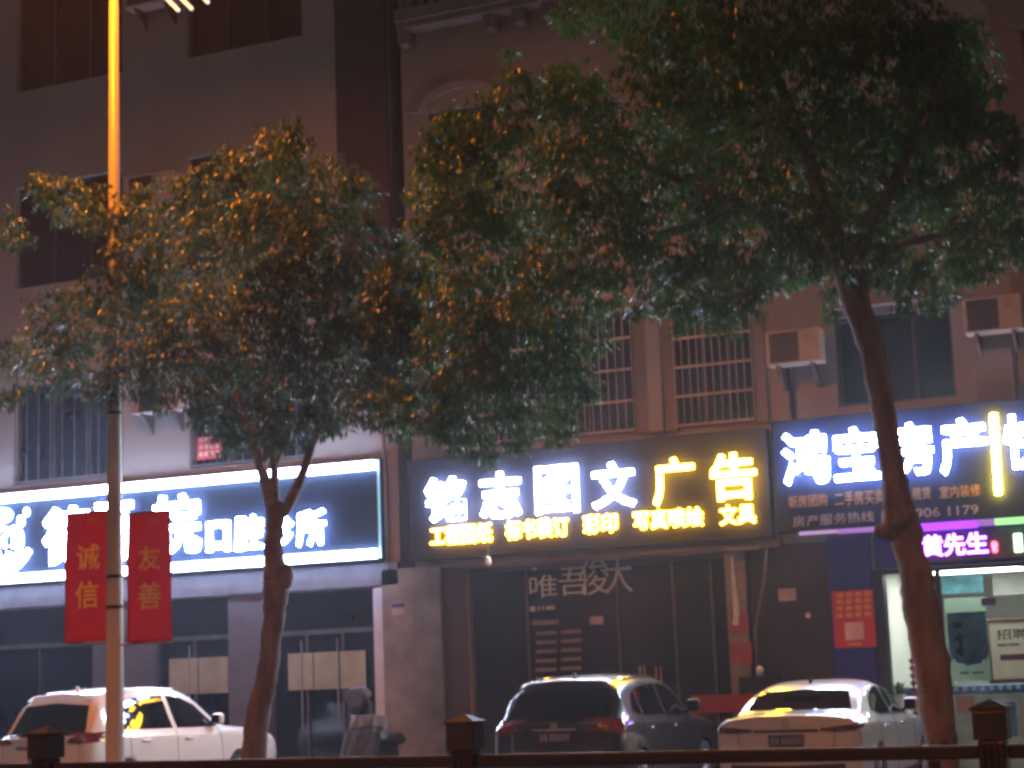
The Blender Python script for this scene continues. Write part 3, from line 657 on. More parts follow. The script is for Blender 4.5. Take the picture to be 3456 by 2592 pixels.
x0, x1, z0, z1 = box_px((3344, 2096, 3500, 2296), YB+0.4, 0.05)
bm = NB(); bx(bm, x0-c.x, x1-c.x, 0, 0.02, z0-c.z, z1-c.z); obj('sheet', bm, paper('cream_paper', (0.75, 0.70, 0.60)), t)
bm = NB(); f = 0.055
bx(bm, x0-c.x-f, x0-c.x, -0.02, 0.03, z0-c.z-f, z1-c.z+f, .006); bx(bm, x1-c.x, x1-c.x+f, -0.02, 0.03, z0-c.z-f, z1-c.z+f, .006)
bx(bm, x0-c.x, x1-c.x, -0.02, 0.03, z1-c.z, z1-c.z+f, .006); bx(bm, x0-c.x, x1-c.x, -0.02, 0.03, z0-c.z-f, z0-c.z, .006); obj('frame', bm, mat('brown_wood', (0.22, 0.07, 0.04), 0.5), t)
bb = box_px((3362, 2120, 3470, 2160), YB+0.39, 0.05); glyph('lettering', '招聘', (bb[0]-c.x, bb[1]-c.x, bb[2]-c.z, bb[3]-c.z), -0.006, mat('black_ink', (0.02, 0.02, 0.02), 0.6), t, 0.01, 0.004)
bars(t, [(3366, 2172, 3400, 2182), (3404, 2170, 3440, 2180)], YB+0.394, YB+0.39, YB+0.3985, mat('grey_ink', (0.14, 0.18, 0.2), 0.6), c)
bars(t, [(3376, 2204, 3480, 2232)], YB+0.394, YB+0.39, YB+0.3985, mat('plum_ink', (0.28, 0.07, 0.12), 0.6), c, 'printed_block')
flat('small_tag', 'small purple tag stuck on the office glass', 'tag', (3312, 2017, 3361, 2045), YB+0.085, mat('violet_print', (0.10, 0.08, 0.25), 0.6))
# counter
yc = YB+0.75
x0 = X(3030, 2300, yc)
t = thing('reception_counter', 'pale reception counter with a blue lettered band inside the office', 'counter', (x0, yc, 0)); zt = P(3300, 2314, yc).z; zb_ = P(3300, 2342, yc).z
bm = NB(); bx(bm, 0, 3.2, 0, 0.5, 0.01, zb_-0.002); obj('base', bm, mat('counter_white', (0.5, 0.54, 0.46), 0.4), t)
bm = NB(); bx(bm, -0.01, 3.21, -0.012, 0.5, zb_, zt, 0.004); obj('band', bm, mat('band_blue', (0.03, 0.12, 0.32), 0.4), t)
bars(t, [(3190+30*k, 2320-k, 3204+30*k, 2334-k) for k in range(9)], yc-0.012, yc-0.017, yc-0.0125, M_white, Vector((x0, yc, 0)), 'lettering')
t, c = flat('counter_poster', 'blue picture board on the front of the office counter', 'poster', (3296, 2356, 3442, 2500), yc-0.03, mat('poster_rim', (0.55, 0.58, 0.55), 0.5), 0.02, 0.05)
bars(t, [(3306, 2366, 3432, 2490)], yc-0.036, yc-0.038, yc-0.0305, mat('poster_blue', (0.03, 0.22, 0.42), 0.5, var=0.4, scale=5), c, 'picture')
flat('wooden_plaque', 'orange brown plaque with characters on the office counter, right of the trunk', 'plaque', (3226, 2346, 3287, 2410), yc-0.03, mat('orange_brown_board', (0.33, 0.12, 0.05), 0.5, var=0.3, scale=30), 0.02)
q = P(3222, 2308, yc+0.2); bm = NB(); tube(bm, [(0, 0, 0), (0, 0, 0.11), (0, 0, 0.11)], [0.04, 0.055, 0.05], 14)
tag(obj('yellow_cup', bm, mat('yellow_plastic', (0.75, 0.65, 0.2), 0.4), None, True, (q.x, yc+0.15, zt)), 'yellow cup standing on the blue edged counter', 'cup')
q = P(3078, 2230, YB+0.3); rg = random.Random(5); bm = NB()
for k in range(7):
    z = -k*0.11; prism(bm, [(-0.05, z), (0.0, z-0.07), (0.05, z), (0.0, z+0.05)], -0.012, 0.012)
tube(bm, [(0, 0, 0.25), (0, 0, -0.8)], 0.008, 6); prism(bm, [(-0.03, -0.75), (-0.05, -1.05), (0.05, -1.05), (0.03, -0.75)], -0.02, 0.02)
tag(obj('red_tassel', bm, mat('tassel_red', (0.42, 0.05, 0.05), 0.6), None, False, q), 'red hanging knot tassel in the office window beside the trunk', 'tassel')
q = P(3032, 2318, yc-0.2)
t = thing('potted_plant', 'small dark leafed plant behind the pale sedan, in the office', 'plant', (q.x, yc-0.2, 0)); bm = NB()
tube(bm, [(0, 0, 0.9), (0, 0, 1.15)], [0.08, 0.11], 14); bx(bm, -0.15, 0.15, -0.15, 0.15, 0.01, 0.899); obj('pot', bm, M_white, t)
bm = NB()
for k in range(60):
    a = rg.uniform(0, 6.28); e = rg.uniform(0.1, 1.3); l = rg.uniform(0.12, 0.26); d = Vector((math.cos(a)*math.cos(e), math.sin(a)*math.cos(e), math.sin(e)))
    s = Vector((-d.y, d.x, 0.1)).normalized()*0.025; o = Vector((0, 0, 1.14))
    bm.faces.new([bm.verts.new(o), bm.verts.new(o+d*l*.6+s), bm.verts.new(o+d*l), bm.verts.new(o+d*l*.6-s)])
obj('leaves', bm, M_leafA, t)

# covered scooter in front of the stone pillar
xs_ = P(1240, 2480, 25.6).x
t = thing('covered_scooter', 'parked electric scooter under pale blue wind covers beside the grey stone pillar', 'scooter', (xs_, 25.6, 0)); sc_b = Vector((xs_, 25.6, 0))
bm = NB(); rg = random.Random(9)
def lump(bm, c, r, n=28, m=18, j=0.06, seed=1):
    rr = random.Random(seed); f = [(rr.uniform(1.5, 5), rr.randint(2, 6), rr.uniform(0, 6.28)) for _ in range(5)]; rows = []
    for i in range(m+1):
        th = math.pi*i/m; row = []
        for k in range(n):
            ph = 2*math.pi*k/n; q = 1+j*sum(math.sin(a*th+b*ph+c_) for a, b, c_ in f)*math.sin(th)
            row.append(bm.verts.new((c[0]+r[0]*math.sin(th)**.7*math.cos(ph)*q, c[1]+r[1]*math.sin(th)**.7*math.sin(ph)*q, c[2]+r[2]*math.cos(th)*q)))
        rows.append(row)
    for i in range(m):
        for k in range(n): bm.faces.new((rows[i][k], rows[i+1][k], rows[i+1][(k+1) % n], rows[i][(k+1) % n]))
def drape(bm, top, bot, y0, y1, nx=30, nz=18, amp=0.03, seed=1):
    "hanging cloth between a top and a bottom line (x, z), folded"
    rr = random.Random(seed); ph = rr.uniform(0, 6); g = []
    def at(pl, t):
        k = t*(len(pl)-1); i = min(int(k), len(pl)-2); f = k-i; return (pl[i][0]*(1-f)+pl[i+1][0]*f, pl[i][1]*(1-f)+pl[i+1][1]*f)
    for j in range(nz+1):
        v = j/nz; row = []
        for i in range(nx+1):
            u = i/nx; a, b = at(top, u), at(bot, u); fold = amp*(.3+v)*(math.sin(u*19+ph+v*1.5)+.6*math.sin(u*37+ph*2-v*2))
            row.append(bm.verts.new((a[0]*(1-v)+b[0]*v+fold*.3, y0+(y1-y0)*v-.10*math.sin(math.pi*u)+fold, a[1]*(1-v)+b[1]*v)))
        g.append(row)
    for j in range(nz):
        for i in range(nx): bm.faces.new((g[j][i], g[j+1][i], g[j+1][i+1], g[j][i+1]))
    bmesh.ops.solidify(bm, geom=bm.faces[:], thickness=.012)
def sq(ix, iy):
    p = P(500+ix*.4069, 2100+iy*.4069, 25.6); return (p.x-xs_, p.z)
hc = sq(1742, 600); bm = NB(); lump(bm, (hc[0], 0, hc[1]-.02), (0.21, 0.12, 0.15), seed=2, j=.03); lump(bm, (hc[0]-.04, .02, hc[1]-.15), (0.13, 0.10, 0.14), seed=8, j=.03)
drape(bm, [sq(1655, 620), sq(1742, 560), sq(1828, 600)], [sq(1690, 690), sq(1750, 715), sq(1815, 690)], -.12, -.10, 16, 8, .008)
obj('handlebar_cover', bm, mat('pale_mauve_cloth', (0.16, 0.15, 0.165), 0.8, var=0.25, scale=6), t, True)
a1 = P(1262, 2455, 25.6); bm = NB()
drape(bm, [sq(1705, 765), sq(1800, 770), sq(1900, 762), sq(1995, 770)], [sq(1720, 900), sq(1800, 920), sq(1900, 915), sq(2010, 890)], -.10, -.16, seed=3)
drape(bm, [sq(1690, 880), sq(1790, 870), sq(1900, 850), sq(1990, 860)], [sq(1585, 1500), sq(1700, 1530), sq(1830, 1520), sq(1960, 1480)], -.20, -.34, seed=5, amp=.035)
obj('leg_cover', bm, mat('pale_blue_cloth', (0.16, 0.20, 0.25), 0.8, var=0.35, scale=5), t, True)
bm = NB(); lump(bm, (a1.x-xs_+0.05, 0.45, 0.72), (0.16, 0.45, 0.12), seed=6, j=.03); bx(bm, -0.12, 0.16, 0.1, 0.8, 0.3, 0.62, 0.04); bx(bm, hc[0]-.22, hc[0]+.2, .0, .14, .45, hc[1]-.1, .05); obj('seat', bm, M_trimblk, t, True)
for y in (-0.45, 0.85):
    w = bpy.data.objects.new('wheel', None); COL.objects.link(w); w.parent = t; w.location = (0.02, y, 0.2)
    n = 20; bm = NB(); tube(bm, [(0, 0.15*math.cos(2*math.pi*k/n), 0.15*math.sin(2*math.pi*k/n)) for k in range(n+1)], 0.05, 8, False); obj('tyre', bm, M_tyre, w, True)
    bm = NB(); tube(bm, [(-0.03, 0, 0), (0.03, 0, 0)], 0.12, 16); obj('rim', bm, M_alum, w)

# ------------------------------------------------------------------ fence in the middle of the road
FX = [-4.6+3.08*k for k in range(-3, 4)]; FY = 9.8
F = thing('road_fence', 'brown black metal road fence with square capped posts', 'fence', (-4.6, FY, 0.06)); FO = 4.6
for x in FX:
    p = bpy.data.objects.new('post', None); COL.objects.link(p); p.parent = F; p.location = (x+FO, 0, 0)
    bm = NB(); n = 16
    for k in range(2): pass
    bx(bm, -0.072, 0.072, -0.072, 0.072, 0, 1.16, 0.012)
    for s in (-0.045, -0.012, 0.022):
        tube(bm, [(s, -0.076, 0.02), (s, -0.076, 1.15)], 0.013, 8)
    obj('shaft', bm, mat('bronze_black_metal', (0.06, 0.035, 0.022), 0.2, 0.85, var=0.3), p, False)
    bm = NB(); bx(bm, -0.088, 0.088, -0.088, 0.088, 1.162, 1.315, 0.008)
    vs = [bm.verts.new(q) for q in ((-0.096, -0.096, 1.316), (0.096, -0.096, 1.316), (0.096, 0.096, 1.316), (-0.096, 0.096, 1.316))]
    up = [bm.verts.new(q) for q in ((-0.096, -0.096, 1.332), (0.096, -0.096, 1.332), (0.096, 0.096, 1.332), (-0.096, 0.096, 1.332))]; ap = bm.verts.new((0, 0, 1.375))
    bm.faces.new(vs[::-1])
    for i in range(4): bm.faces.new((vs[i], vs[(i+1) % 4], up[(i+1) % 4], up[i])); bm.faces.new((up[i], up[(i+1) % 4], ap))
    obj('cap', bm, M_black, p)
for i in range(len(FX)-1):
    a, b = FX[i]+FO+0.075, FX[i+1]+FO-0.075
    for z0, z1 in ((1.062, 1.135), (0.16, 0.22)):
        bm = NB(); bx(bm, a, b, -0.03, 0.03, z0, z1, 0.012); obj('rail', bm, M_rail, F)
    for xx in (a+0.2, b-0.24):
        bm = NB(); bx(bm, xx-0.028, xx+0.028, -0.025, 0.025, 0.222, 1.06, 0.006); obj('upright', bm, M_rail, F)
    bm = NB()
    k = a+0.4
    while k < b-0.4: tube(bm, [(k, 0, 0.222), (k, 0, 0.75)], 0.012, 6); k += 0.13
    bx(bm, a+0.23, b-0.27, -0.012, 0.012, 0.75, 0.78); obj('infill_bars', bm, M_rail, F)

# ------------------------------------------------------------------ street lamps and banners
pl = P(391, 2500, 18.0); PX = P(386, 1200, 18.0).x; PY = 18.0
def street_lamp(label, loc, rz, tubes, watts, spread=180):
    t = thing('street_lamp', label, 'street lamp', loc, 'tall street lamps', rz)
    bm = NB(); tube(bm, [(0, 0, 0), (0, 0, 0.02), (0, 0, 0.9), (0, 0, 6), (0, 0, 12.3)], [0.17, 0.118, 0.112, 0.080, 0.05], 24); obj('pole', bm, M_pole, t, True)
    bm = NB(); bx(bm, -0.2, 0.2, -0.2, 0.2, 0, 0.03, 0.006); obj('base_plate', bm, M_alum, t)
    bm = NB(); tube(bm, [(0, 0, 12.2), (0, -0.2, 12.5), (0, -0.8, 12.75), (0, -1.6, 12.85)], [0.05, 0.045, 0.04, 0.035], 12); obj('arm', bm, M_pole, t, True)
    h = bpy.data.objects.new('lamp_head', None); COL.objects.link(h); h.parent = t; h.location = (0, -1.9, 12.85)
    bm = NB(); bx(bm, -0.15, 0.15, -0.4, 0.35, 0.0, 0.14, 0.05); obj('housing', bm, M_alum, h)
    bm = NB(); bx(bm, -0.11, 0.11, -0.34, 0.2, -0.03, -0.002, 0.01); obj('lens', bm, E_sod, h)
    L = bpy.data.lights.new('lamp_light', 'AREA'); L.shape = 'RECTANGLE'; L.size = 0.22; L.size_y = 0.54; L.energy = watts; L.spread = R(spread); L.color = (1.0, 0.245, 0.008)
    lo = bpy.data.objects.new('lamp_light', L); COL.objects.link(lo); lo.parent = h; lo.location = (0, -0.07, -0.045)
    for z in (2.65, 3.02, 5.03):
        bm = NB(); rr = 0.117-0.0058*z; tube(bm, [(0, 0, z-0.02), (0, 0, z+0.02)], rr+0.006, 20); obj('clamp_band', bm, M_black, t)
    if tubes:
        bm = NB(); tube(bm, [(0, 0, 11.75), (1.55, 0, 11.75)], 0.03, 10); tube(bm, [(0, 0, 11.3), (0.9, 0, 11.74)], 0.02, 8); obj('side_arm', bm, M_pole, t)
        for a in ((603, 36), (648, 31), (703, 9)):
            q = P(*a, PY); x0, z0 = q.x-PX, q.z; dz = 11.72-z0
            bm = NB(); tube(bm, [(x0, 0, z0), (x0-0.92*dz, 0, 11.72)], 0.026, 10); obj('light_tube', bm, E_tube, t)
    return t
lampA = street_lamp('tall orange lit lamp pole carrying two red banners, in front of the clinic', (PX, PY, 0), 0, True, 1350)
street_lamp('lamp pole on the near side of the road', (-6.5, -4.2, 0), math.pi, False, 3600, 142)
street_lamp('lamp pole beyond the right edge, same row as the bannered one', (13.5, PY, 0), 0, False, 500, 160)
def banner(label, xa, xb, texts, a0):
    x0, x1 = P(xa[0], 1950, PY).x, P(xa[1], 1950, PY).x; z0, z1 = P((xa[0]+xa[1])/2, 2170, PY).z, P((xa[0]+xa[1])/2, 1728, PY).z
    t = thing('red_banner', label, 'banner', ((x0+x1)/2, PY, z0), 'red banners on the lamp pole'); W = x1-x0; H = z1-z0; c = t.location.copy()
    bm = NB(); nx, nz = 14, 24; g = []
    sgn = 1 if xb else -1
    for j in range(nz+1):
        row = []
        for i in range(nx+1):
            u, v = i/nx-0.5, j/nz; y = 0.012*math.sin(u*7+v*3)+0.008*math.sin(v*11+u*4)
            row.append(bm.verts.new((u*W*(1.05-0.05*v), y, v*H)))
        g.append(row)
    for j in range(nz):
        for i in range(nx): bm.faces.new((g[j][i], g[j][i+1], g[j+1][i+1], g[j+1][i]))
    r_ = bmesh.ops.solidify(bm, geom=bm.faces[:], thickness=0.006)
    obj('cloth', bm, M_red, t, True)
    for ch, b in texts:
        bb = box_px(b, PY-0.03, 0.03); glyph('lettering', ch, (bb[0]-c.x, bb[1]-c.x, bb[2]-c.z, bb[3]-c.z), -0.036, M_gold, t, 0.012, 0.006)
    bars(t, a0, PY-0.03, PY-0.034, PY-0.03, mat('faint_gold', (0.5, 0.16, 0.08), 0.6), Vector((c.x, c.y, c.z)), 'small_lettering')
    bm = NB()
    for z in (0.0, H-0.0):
        xi, xo = (PX-c.x), (W/2 if xb else -W/2); tube(bm, [(xi, 0.0, z), (xo*1.02, 0.0, z)], 0.014, 8)
    obj('banner_rod', bm, M_alum, t)
i1 = lambda a: (a[0]*.2893, 1640+a[1]*.2893, a[2]*.2893, 1640+a[3]*.2893)
banner('red banner reading honesty in yellow, left of the lamp pole', (222, 376), False, (('诚', i1((895, 675, 1165, 985))), ('信', i1((880, 1105, 1150, 1430)))), [i1((1030+42*k, 372, 1060+42*k, 430)) for k in range(4)]+[i1((1195, 400, 1225, 450)), i1((930, 400, 950, 440))])
banner('red banner reading friendliness in yellow, right of the lamp pole', (432, 578), True, (('友', i1((1615, 700, 1870, 985))), ('善', i1((1615, 1120, 1880, 1440)))), [i1((1745+42*k, 372, 1772+42*k, 430)) for k in range(3)]+[i1((1610, 405, 1632, 440))])

# ------------------------------------------------------------------ trees
def tree(name, label, base, trunk, limbs, blobs, Yt, seed, dens, lmat, depth=1.0, extra=None):
    rg = random.Random(seed); T = thing(name, label, 'tree', tuple(base)); B = Vector(base)
    bm = NB()
    def path(pts, dy0=0.0, dy1=0.0):
        n = len(pts); out = []
        for i, (px, py, w) in enumerate(pts):
            y = Yt+dy0+(dy1-dy0)*i/max(1, n-1); p = P(px, py, y); zz = (Vector((p.x, p.y, p.z-HC))).dot(Vector(_f)); out.append((p-B, w/2*zz/FPX))
        return out
    tp = path(trunk); tp = [(Vector((tp[0][0].x, tp[0][0].y, -0.02)), tp[0][1]*1.45), (Vector((tp[0][0].x, tp[0][0].y, 0.25)), tp[0][1]*1.12)]+tp
    def dense(tp, k=4):
        out = []
        for i in range(len(tp)-1):
            for q in range(k):
                f = q/k; out.append((tp[i][0].lerp(tp[i+1][0], f), tp[i][1]*(1-f)+tp[i+1][1]*f))
        return out+[tp[-1]]
    d = dense(tp); tube(bm, [p+Vector((rg.uniform(-.012, .012), rg.uniform(-.012, .012), 0)) for p, r in d], [r for p, r in d], 18, True, 0.05, rg)
    if extra: extra(bm, B)
    obj('trunk', bm, M_bark, T, True)
    for pts, a, b in limbs:
        bm = NB(); d = dense(path(pts, a, b), 3); tube(bm, [p for p, r in d], [r for p, r in d], 10, True, 0.05, rg); obj('limb', bm, M_bark2, T, True)
    V, Fc = [], []
    for bx_, by_, br in blobs:
        y = Yt + rg.uniform(-0.9, 0.9)*depth; c = P(bx_*1.5624, by_*1.5624, y)
        zz = (Vector((c.x, c.y, c.z-HC))).dot(Vector(_f)); r = 1.08*br*1.5624*zz/FPX
        ncl = max(5, int(dens*r*r))
        for k in range(ncl):
            while True:
                q = Vector((rg.uniform(-1, 1), rg.uniform(-1, 1), rg.uniform(-1, 1)))
                if q.length < 1: break
            rad = 0.35+0.65*rg.random()**0.6; q = q.normalized()*rad
            ctr = c + Vector((q.x*r, q.y*r*1.25, q.z*r*0.96)) - B
            out = Vector((q.x, q.y, q.z*0.3))
            nl = rg.randint(6, 10); tw = (out*0.7+Vector((rg.uniform(-.5, .5), rg.uniform(-.5, .5), rg.uniform(-.5, .2)))).normalized()
            for m_ in range(nl):
                L = rg.uniform(0.065, 0.115); a = rg.uniform(0, 6.283); h = Vector((math.cos(a), math.sin(a), 0))
                dr = (h*rg.uniform(.25, .9)+tw*0.5+Vector((0, 0, -rg.uniform(.35, 1.15)))).normalized()
                s = dr.cross(Vector((rg.uniform(-.3, .3), rg.uniform(-.3, .3), 1))); 
                if s.length < 1e-3: continue
                s.normalize(); up = s.cross(dr); w = L*rg.uniform(.15, .21)
                o = ctr - tw*0.02*m_ + h*0.03
                i = len(V); mid = o+dr*L*.5
                V += [o, mid-s*w+up*w*.35, mid+s*w+up*w*.35, mid, o+dr*L-Vector((0, 0, L*.10))]
                Fc += [(i, i+1, i+3), (i, i+3, i+2), (i+1, i+4, i+3), (i+3, i+4, i+2)]
    me = bpy.data.meshes.new('crown'); me.from_pydata([tuple(v) for v in V], [], Fc); me.materials.append(lmat)
    o = bpy.data.objects.new('crown', me); COL.objects.link(o); o.parent = T
    return T
b1 = P(852, 2528, 18.0); 
def knot1(bm, B):
    c = P(968, 1945, 17.98)-B; r = 0.1
    rows = []; rr = random.Random(3)
    for i in range(9):
        th = math.pi*i/8; rows.append([bm.verts.new((c.x+r*.75*math.sin(th)*math.cos(a*.5236)*(1+rr.uniform(-.1, .1)), c.y+r*.8*math.sin(th)*math.sin(a*.5236), c.z+r*1.5*math.cos(th))) for a in range(12)])
    for i in range(8):
        for k in range(12): bm.faces.new((rows[i][k], rows[i+1][k], rows[i+1][(k+1) % 12], rows[i][(k+1) % 12]))
tr1 = [(854, 2528, 84), (876, 2397, 80), (899, 2289, 74), (914, 2180, 66), (924, 2072, 74), (932, 1990, 86), (934, 1950, 84), (926, 1890, 70), (926, 1800, 60), (930, 1745, 62), (934, 1700, 66)]
lm1 = [([(928, 1745, 46), (908, 1670, 40), (888, 1600, 38), (868, 1520, 34), (840, 1430, 26), (800, 1320, 20)], 0, -.2), ([(940, 1745, 44), (968, 1712, 38), (1006, 1635, 34), (1032, 1570, 30), (1056, 1490, 26), (1110, 1380, 20)], 0, .1),
       ([(930, 1715, 34), (926, 1640, 30), (928, 1560, 28), (960, 1500, 18), (1015, 1440, 14), (1040, 1380, 10)], 0, -.25), ([(926, 1590, 24), (920, 1530, 16), (916, 1470, 12), (930, 1400, 9)], -.1, -.4), ([(900, 1610, 22), (880, 1560, 14), (930, 1480, 10)], 0, -.4),
       ([(860, 1500, 26), (900, 1250, 20), (930, 1000, 14), (960, 700, 8)], .05, .6), ([(840, 1430, 22), (620, 1250, 14), (400, 1150, 9), (200, 1060, 6)], .05, .5), ([(870, 1480, 20), (700, 1120, 13), (520, 880, 8), (350, 740, 5)], 0, .3)]
bl1 = [(130,425,62),(210,455,62),(95,405,35),(330,470,72),(430,430,72),(520,380,72),(600,330,60),(640,292,36),(600,380,70),(700,400,80),(770,410,50),(800,470,30),(720,520,105),(600,520,120),(480,540,105),(30,500,40),(300,555,70),(150,690,85),(250,640,85),(330,620,85),(50,775,60),(25,860,36),(130,790,72),(220,840,48),(320,760,105),(420,720,115),(540,680,125),(660,660,125),(760,650,95),(420,860,48),(340,850,45),(520,850,105),(640,840,115),(740,800,105),(830,700,75),(850,620,70),(845,540,55),(850,770,70),(830,840,60),(590,930,58),(500,945,48),(700,905,55),(790,880,60),(560,955,45),(430,900,30)]
tree('street_tree', 'smaller leafy street tree with a forked trunk, in front of the clinic sign', (b1.x, 18.0, 0), tr1, lm1, bl1, 18.0, 11, 560, M_leafA, 0.9, knot1)
b2 = P(3173, 2495, 18.0)
def stub2(bm, B):
    q = [P(3020, 1790, 17.95)-B, P(2975, 1795, 17.9)-B, P(2950, 1788, 17.88)-B]; tube(bm, q, [0.13, 0.075, 0.06], 10)
    q = [P(3040, 1760, 17.9)-B, P(3052, 1738, 17.82)-B, P(3040, 1722, 17.8)-B]; tube(bm, q, [0.12, 0.08, 0.05], 10)
    q = [P(3064, 1690, 17.93)-B, P(3018, 1420, 17.9)-B, P(2995, 1280, 17.9)-B, P(2960, 1130, 17.88)-B, P(2926, 1010, 17.88)-B, P(2921, 975, 17.88)-B, P(2930, 935, 17.86)-B]; tube(bm, q, [.03, .03, .028, .028, .026, .026, .022], 8)
tr2 = [(3175, 2530, 110), (3173, 2495, 108), (3160, 2360, 114), (3146, 2234, 120), (3113, 2072, 124), (3095, 1963, 112), (3072, 1870, 98), (3058, 1800, 108), (3036, 1746, 122), (3028, 1690, 96), (3016, 1605, 84), (2984, 1416, 76), (2964, 1280, 84), (2940, 1171, 84), (2904, 1063, 92), (2877, 982, 94), (2850, 900, 90)]
lm2 = [([(2850, 905, 84), (2780, 700, 62), (2700, 450, 44), (2600, 200, 26), (2550, 0, 14)], .05, .8), ([(2860, 920, 70), (3000, 650, 44), (3120, 400, 28), (3200, 200, 16)], .05, .8), ([(2850, 910, 66), (2500, 700, 44), (2150, 550, 28), (1800, 480, 16), (1550, 500, 9)], .1, .8), ([(2500, 720, 40), (2100, 830, 30), (1800, 1000, 20), (1600, 1250, 12), (1500, 1400, 7)], .3, .6), ([(2880, 950, 46), (3050, 820, 30), (3250, 780, 18), (3380, 800, 8)], .05, .5)]
bl2 = [(1230,30,48),(1290,10,50),(1400,10,130),(1600,0,160),(1780,20,150),(1930,40,115),(2030,90,75),(1430,140,105),(1560,170,150),(1720,200,160),(1880,190,150),(2010,210,100),(2070,250,60),(1095,115,20),(1115,185,45),(1190,190,62),(1250,200,80),(1230,270,110),(1080,260,80),(1000,285,70),(925,330,48),(915,420,42),(920,500,55),(1000,420,110),(1130,400,130),(1280,380,140),(1430,340,150),(1580,360,160),(1740,370,170),(1890,360,150),(2020,360,130),(2110,350,65),(2150,430,60),(2100,520,75),(2165,510,42),(2180,350,40),(2195,420,45),(2200,480,40),(2125,180,50),(2100,90,55),(2150,270,50),(2190,300,40),(2130,560,55),(2200,540,35),(2030,640,36),(1960,655,30),(1990,500,120),(1870,520,105),(1740,520,105),(1600,520,120),(1450,510,120),(1300,510,120),(1150,520,120),(1020,540,110),(900,570,70),(860,600,60),(870,660,60),(1990,600,58),(2080,580,48),(1920,615,42),(1800,635,28),(1690,580,60),(1600,610,85),(1560,680,52),(1500,620,85),(1420,620,66),(1380,665,25),(1480,690,40),
(1290,620,70),(1180,620,110),(1060,640,110),(950,660,100),(880,720,65),(1230,720,85),(1120,740,110),(1000,760,110),(900,800,75),(850,860,62),(1240,830,60),(1150,850,105),(1030,870,105),(920,880,75),(1200,920,50),(1120,945,45),(1030,955,45),(960,945,40),(870,925,34),(1055,985,25),(1800,675,20)]
tree('street_tree', 'larger dark street tree with a leaning knotted trunk, before the estate agency', (b2.x, 18.0, 0), tr2, lm2, bl2, 18.0, 23, 520, M_leafB, 1.1, stub2)

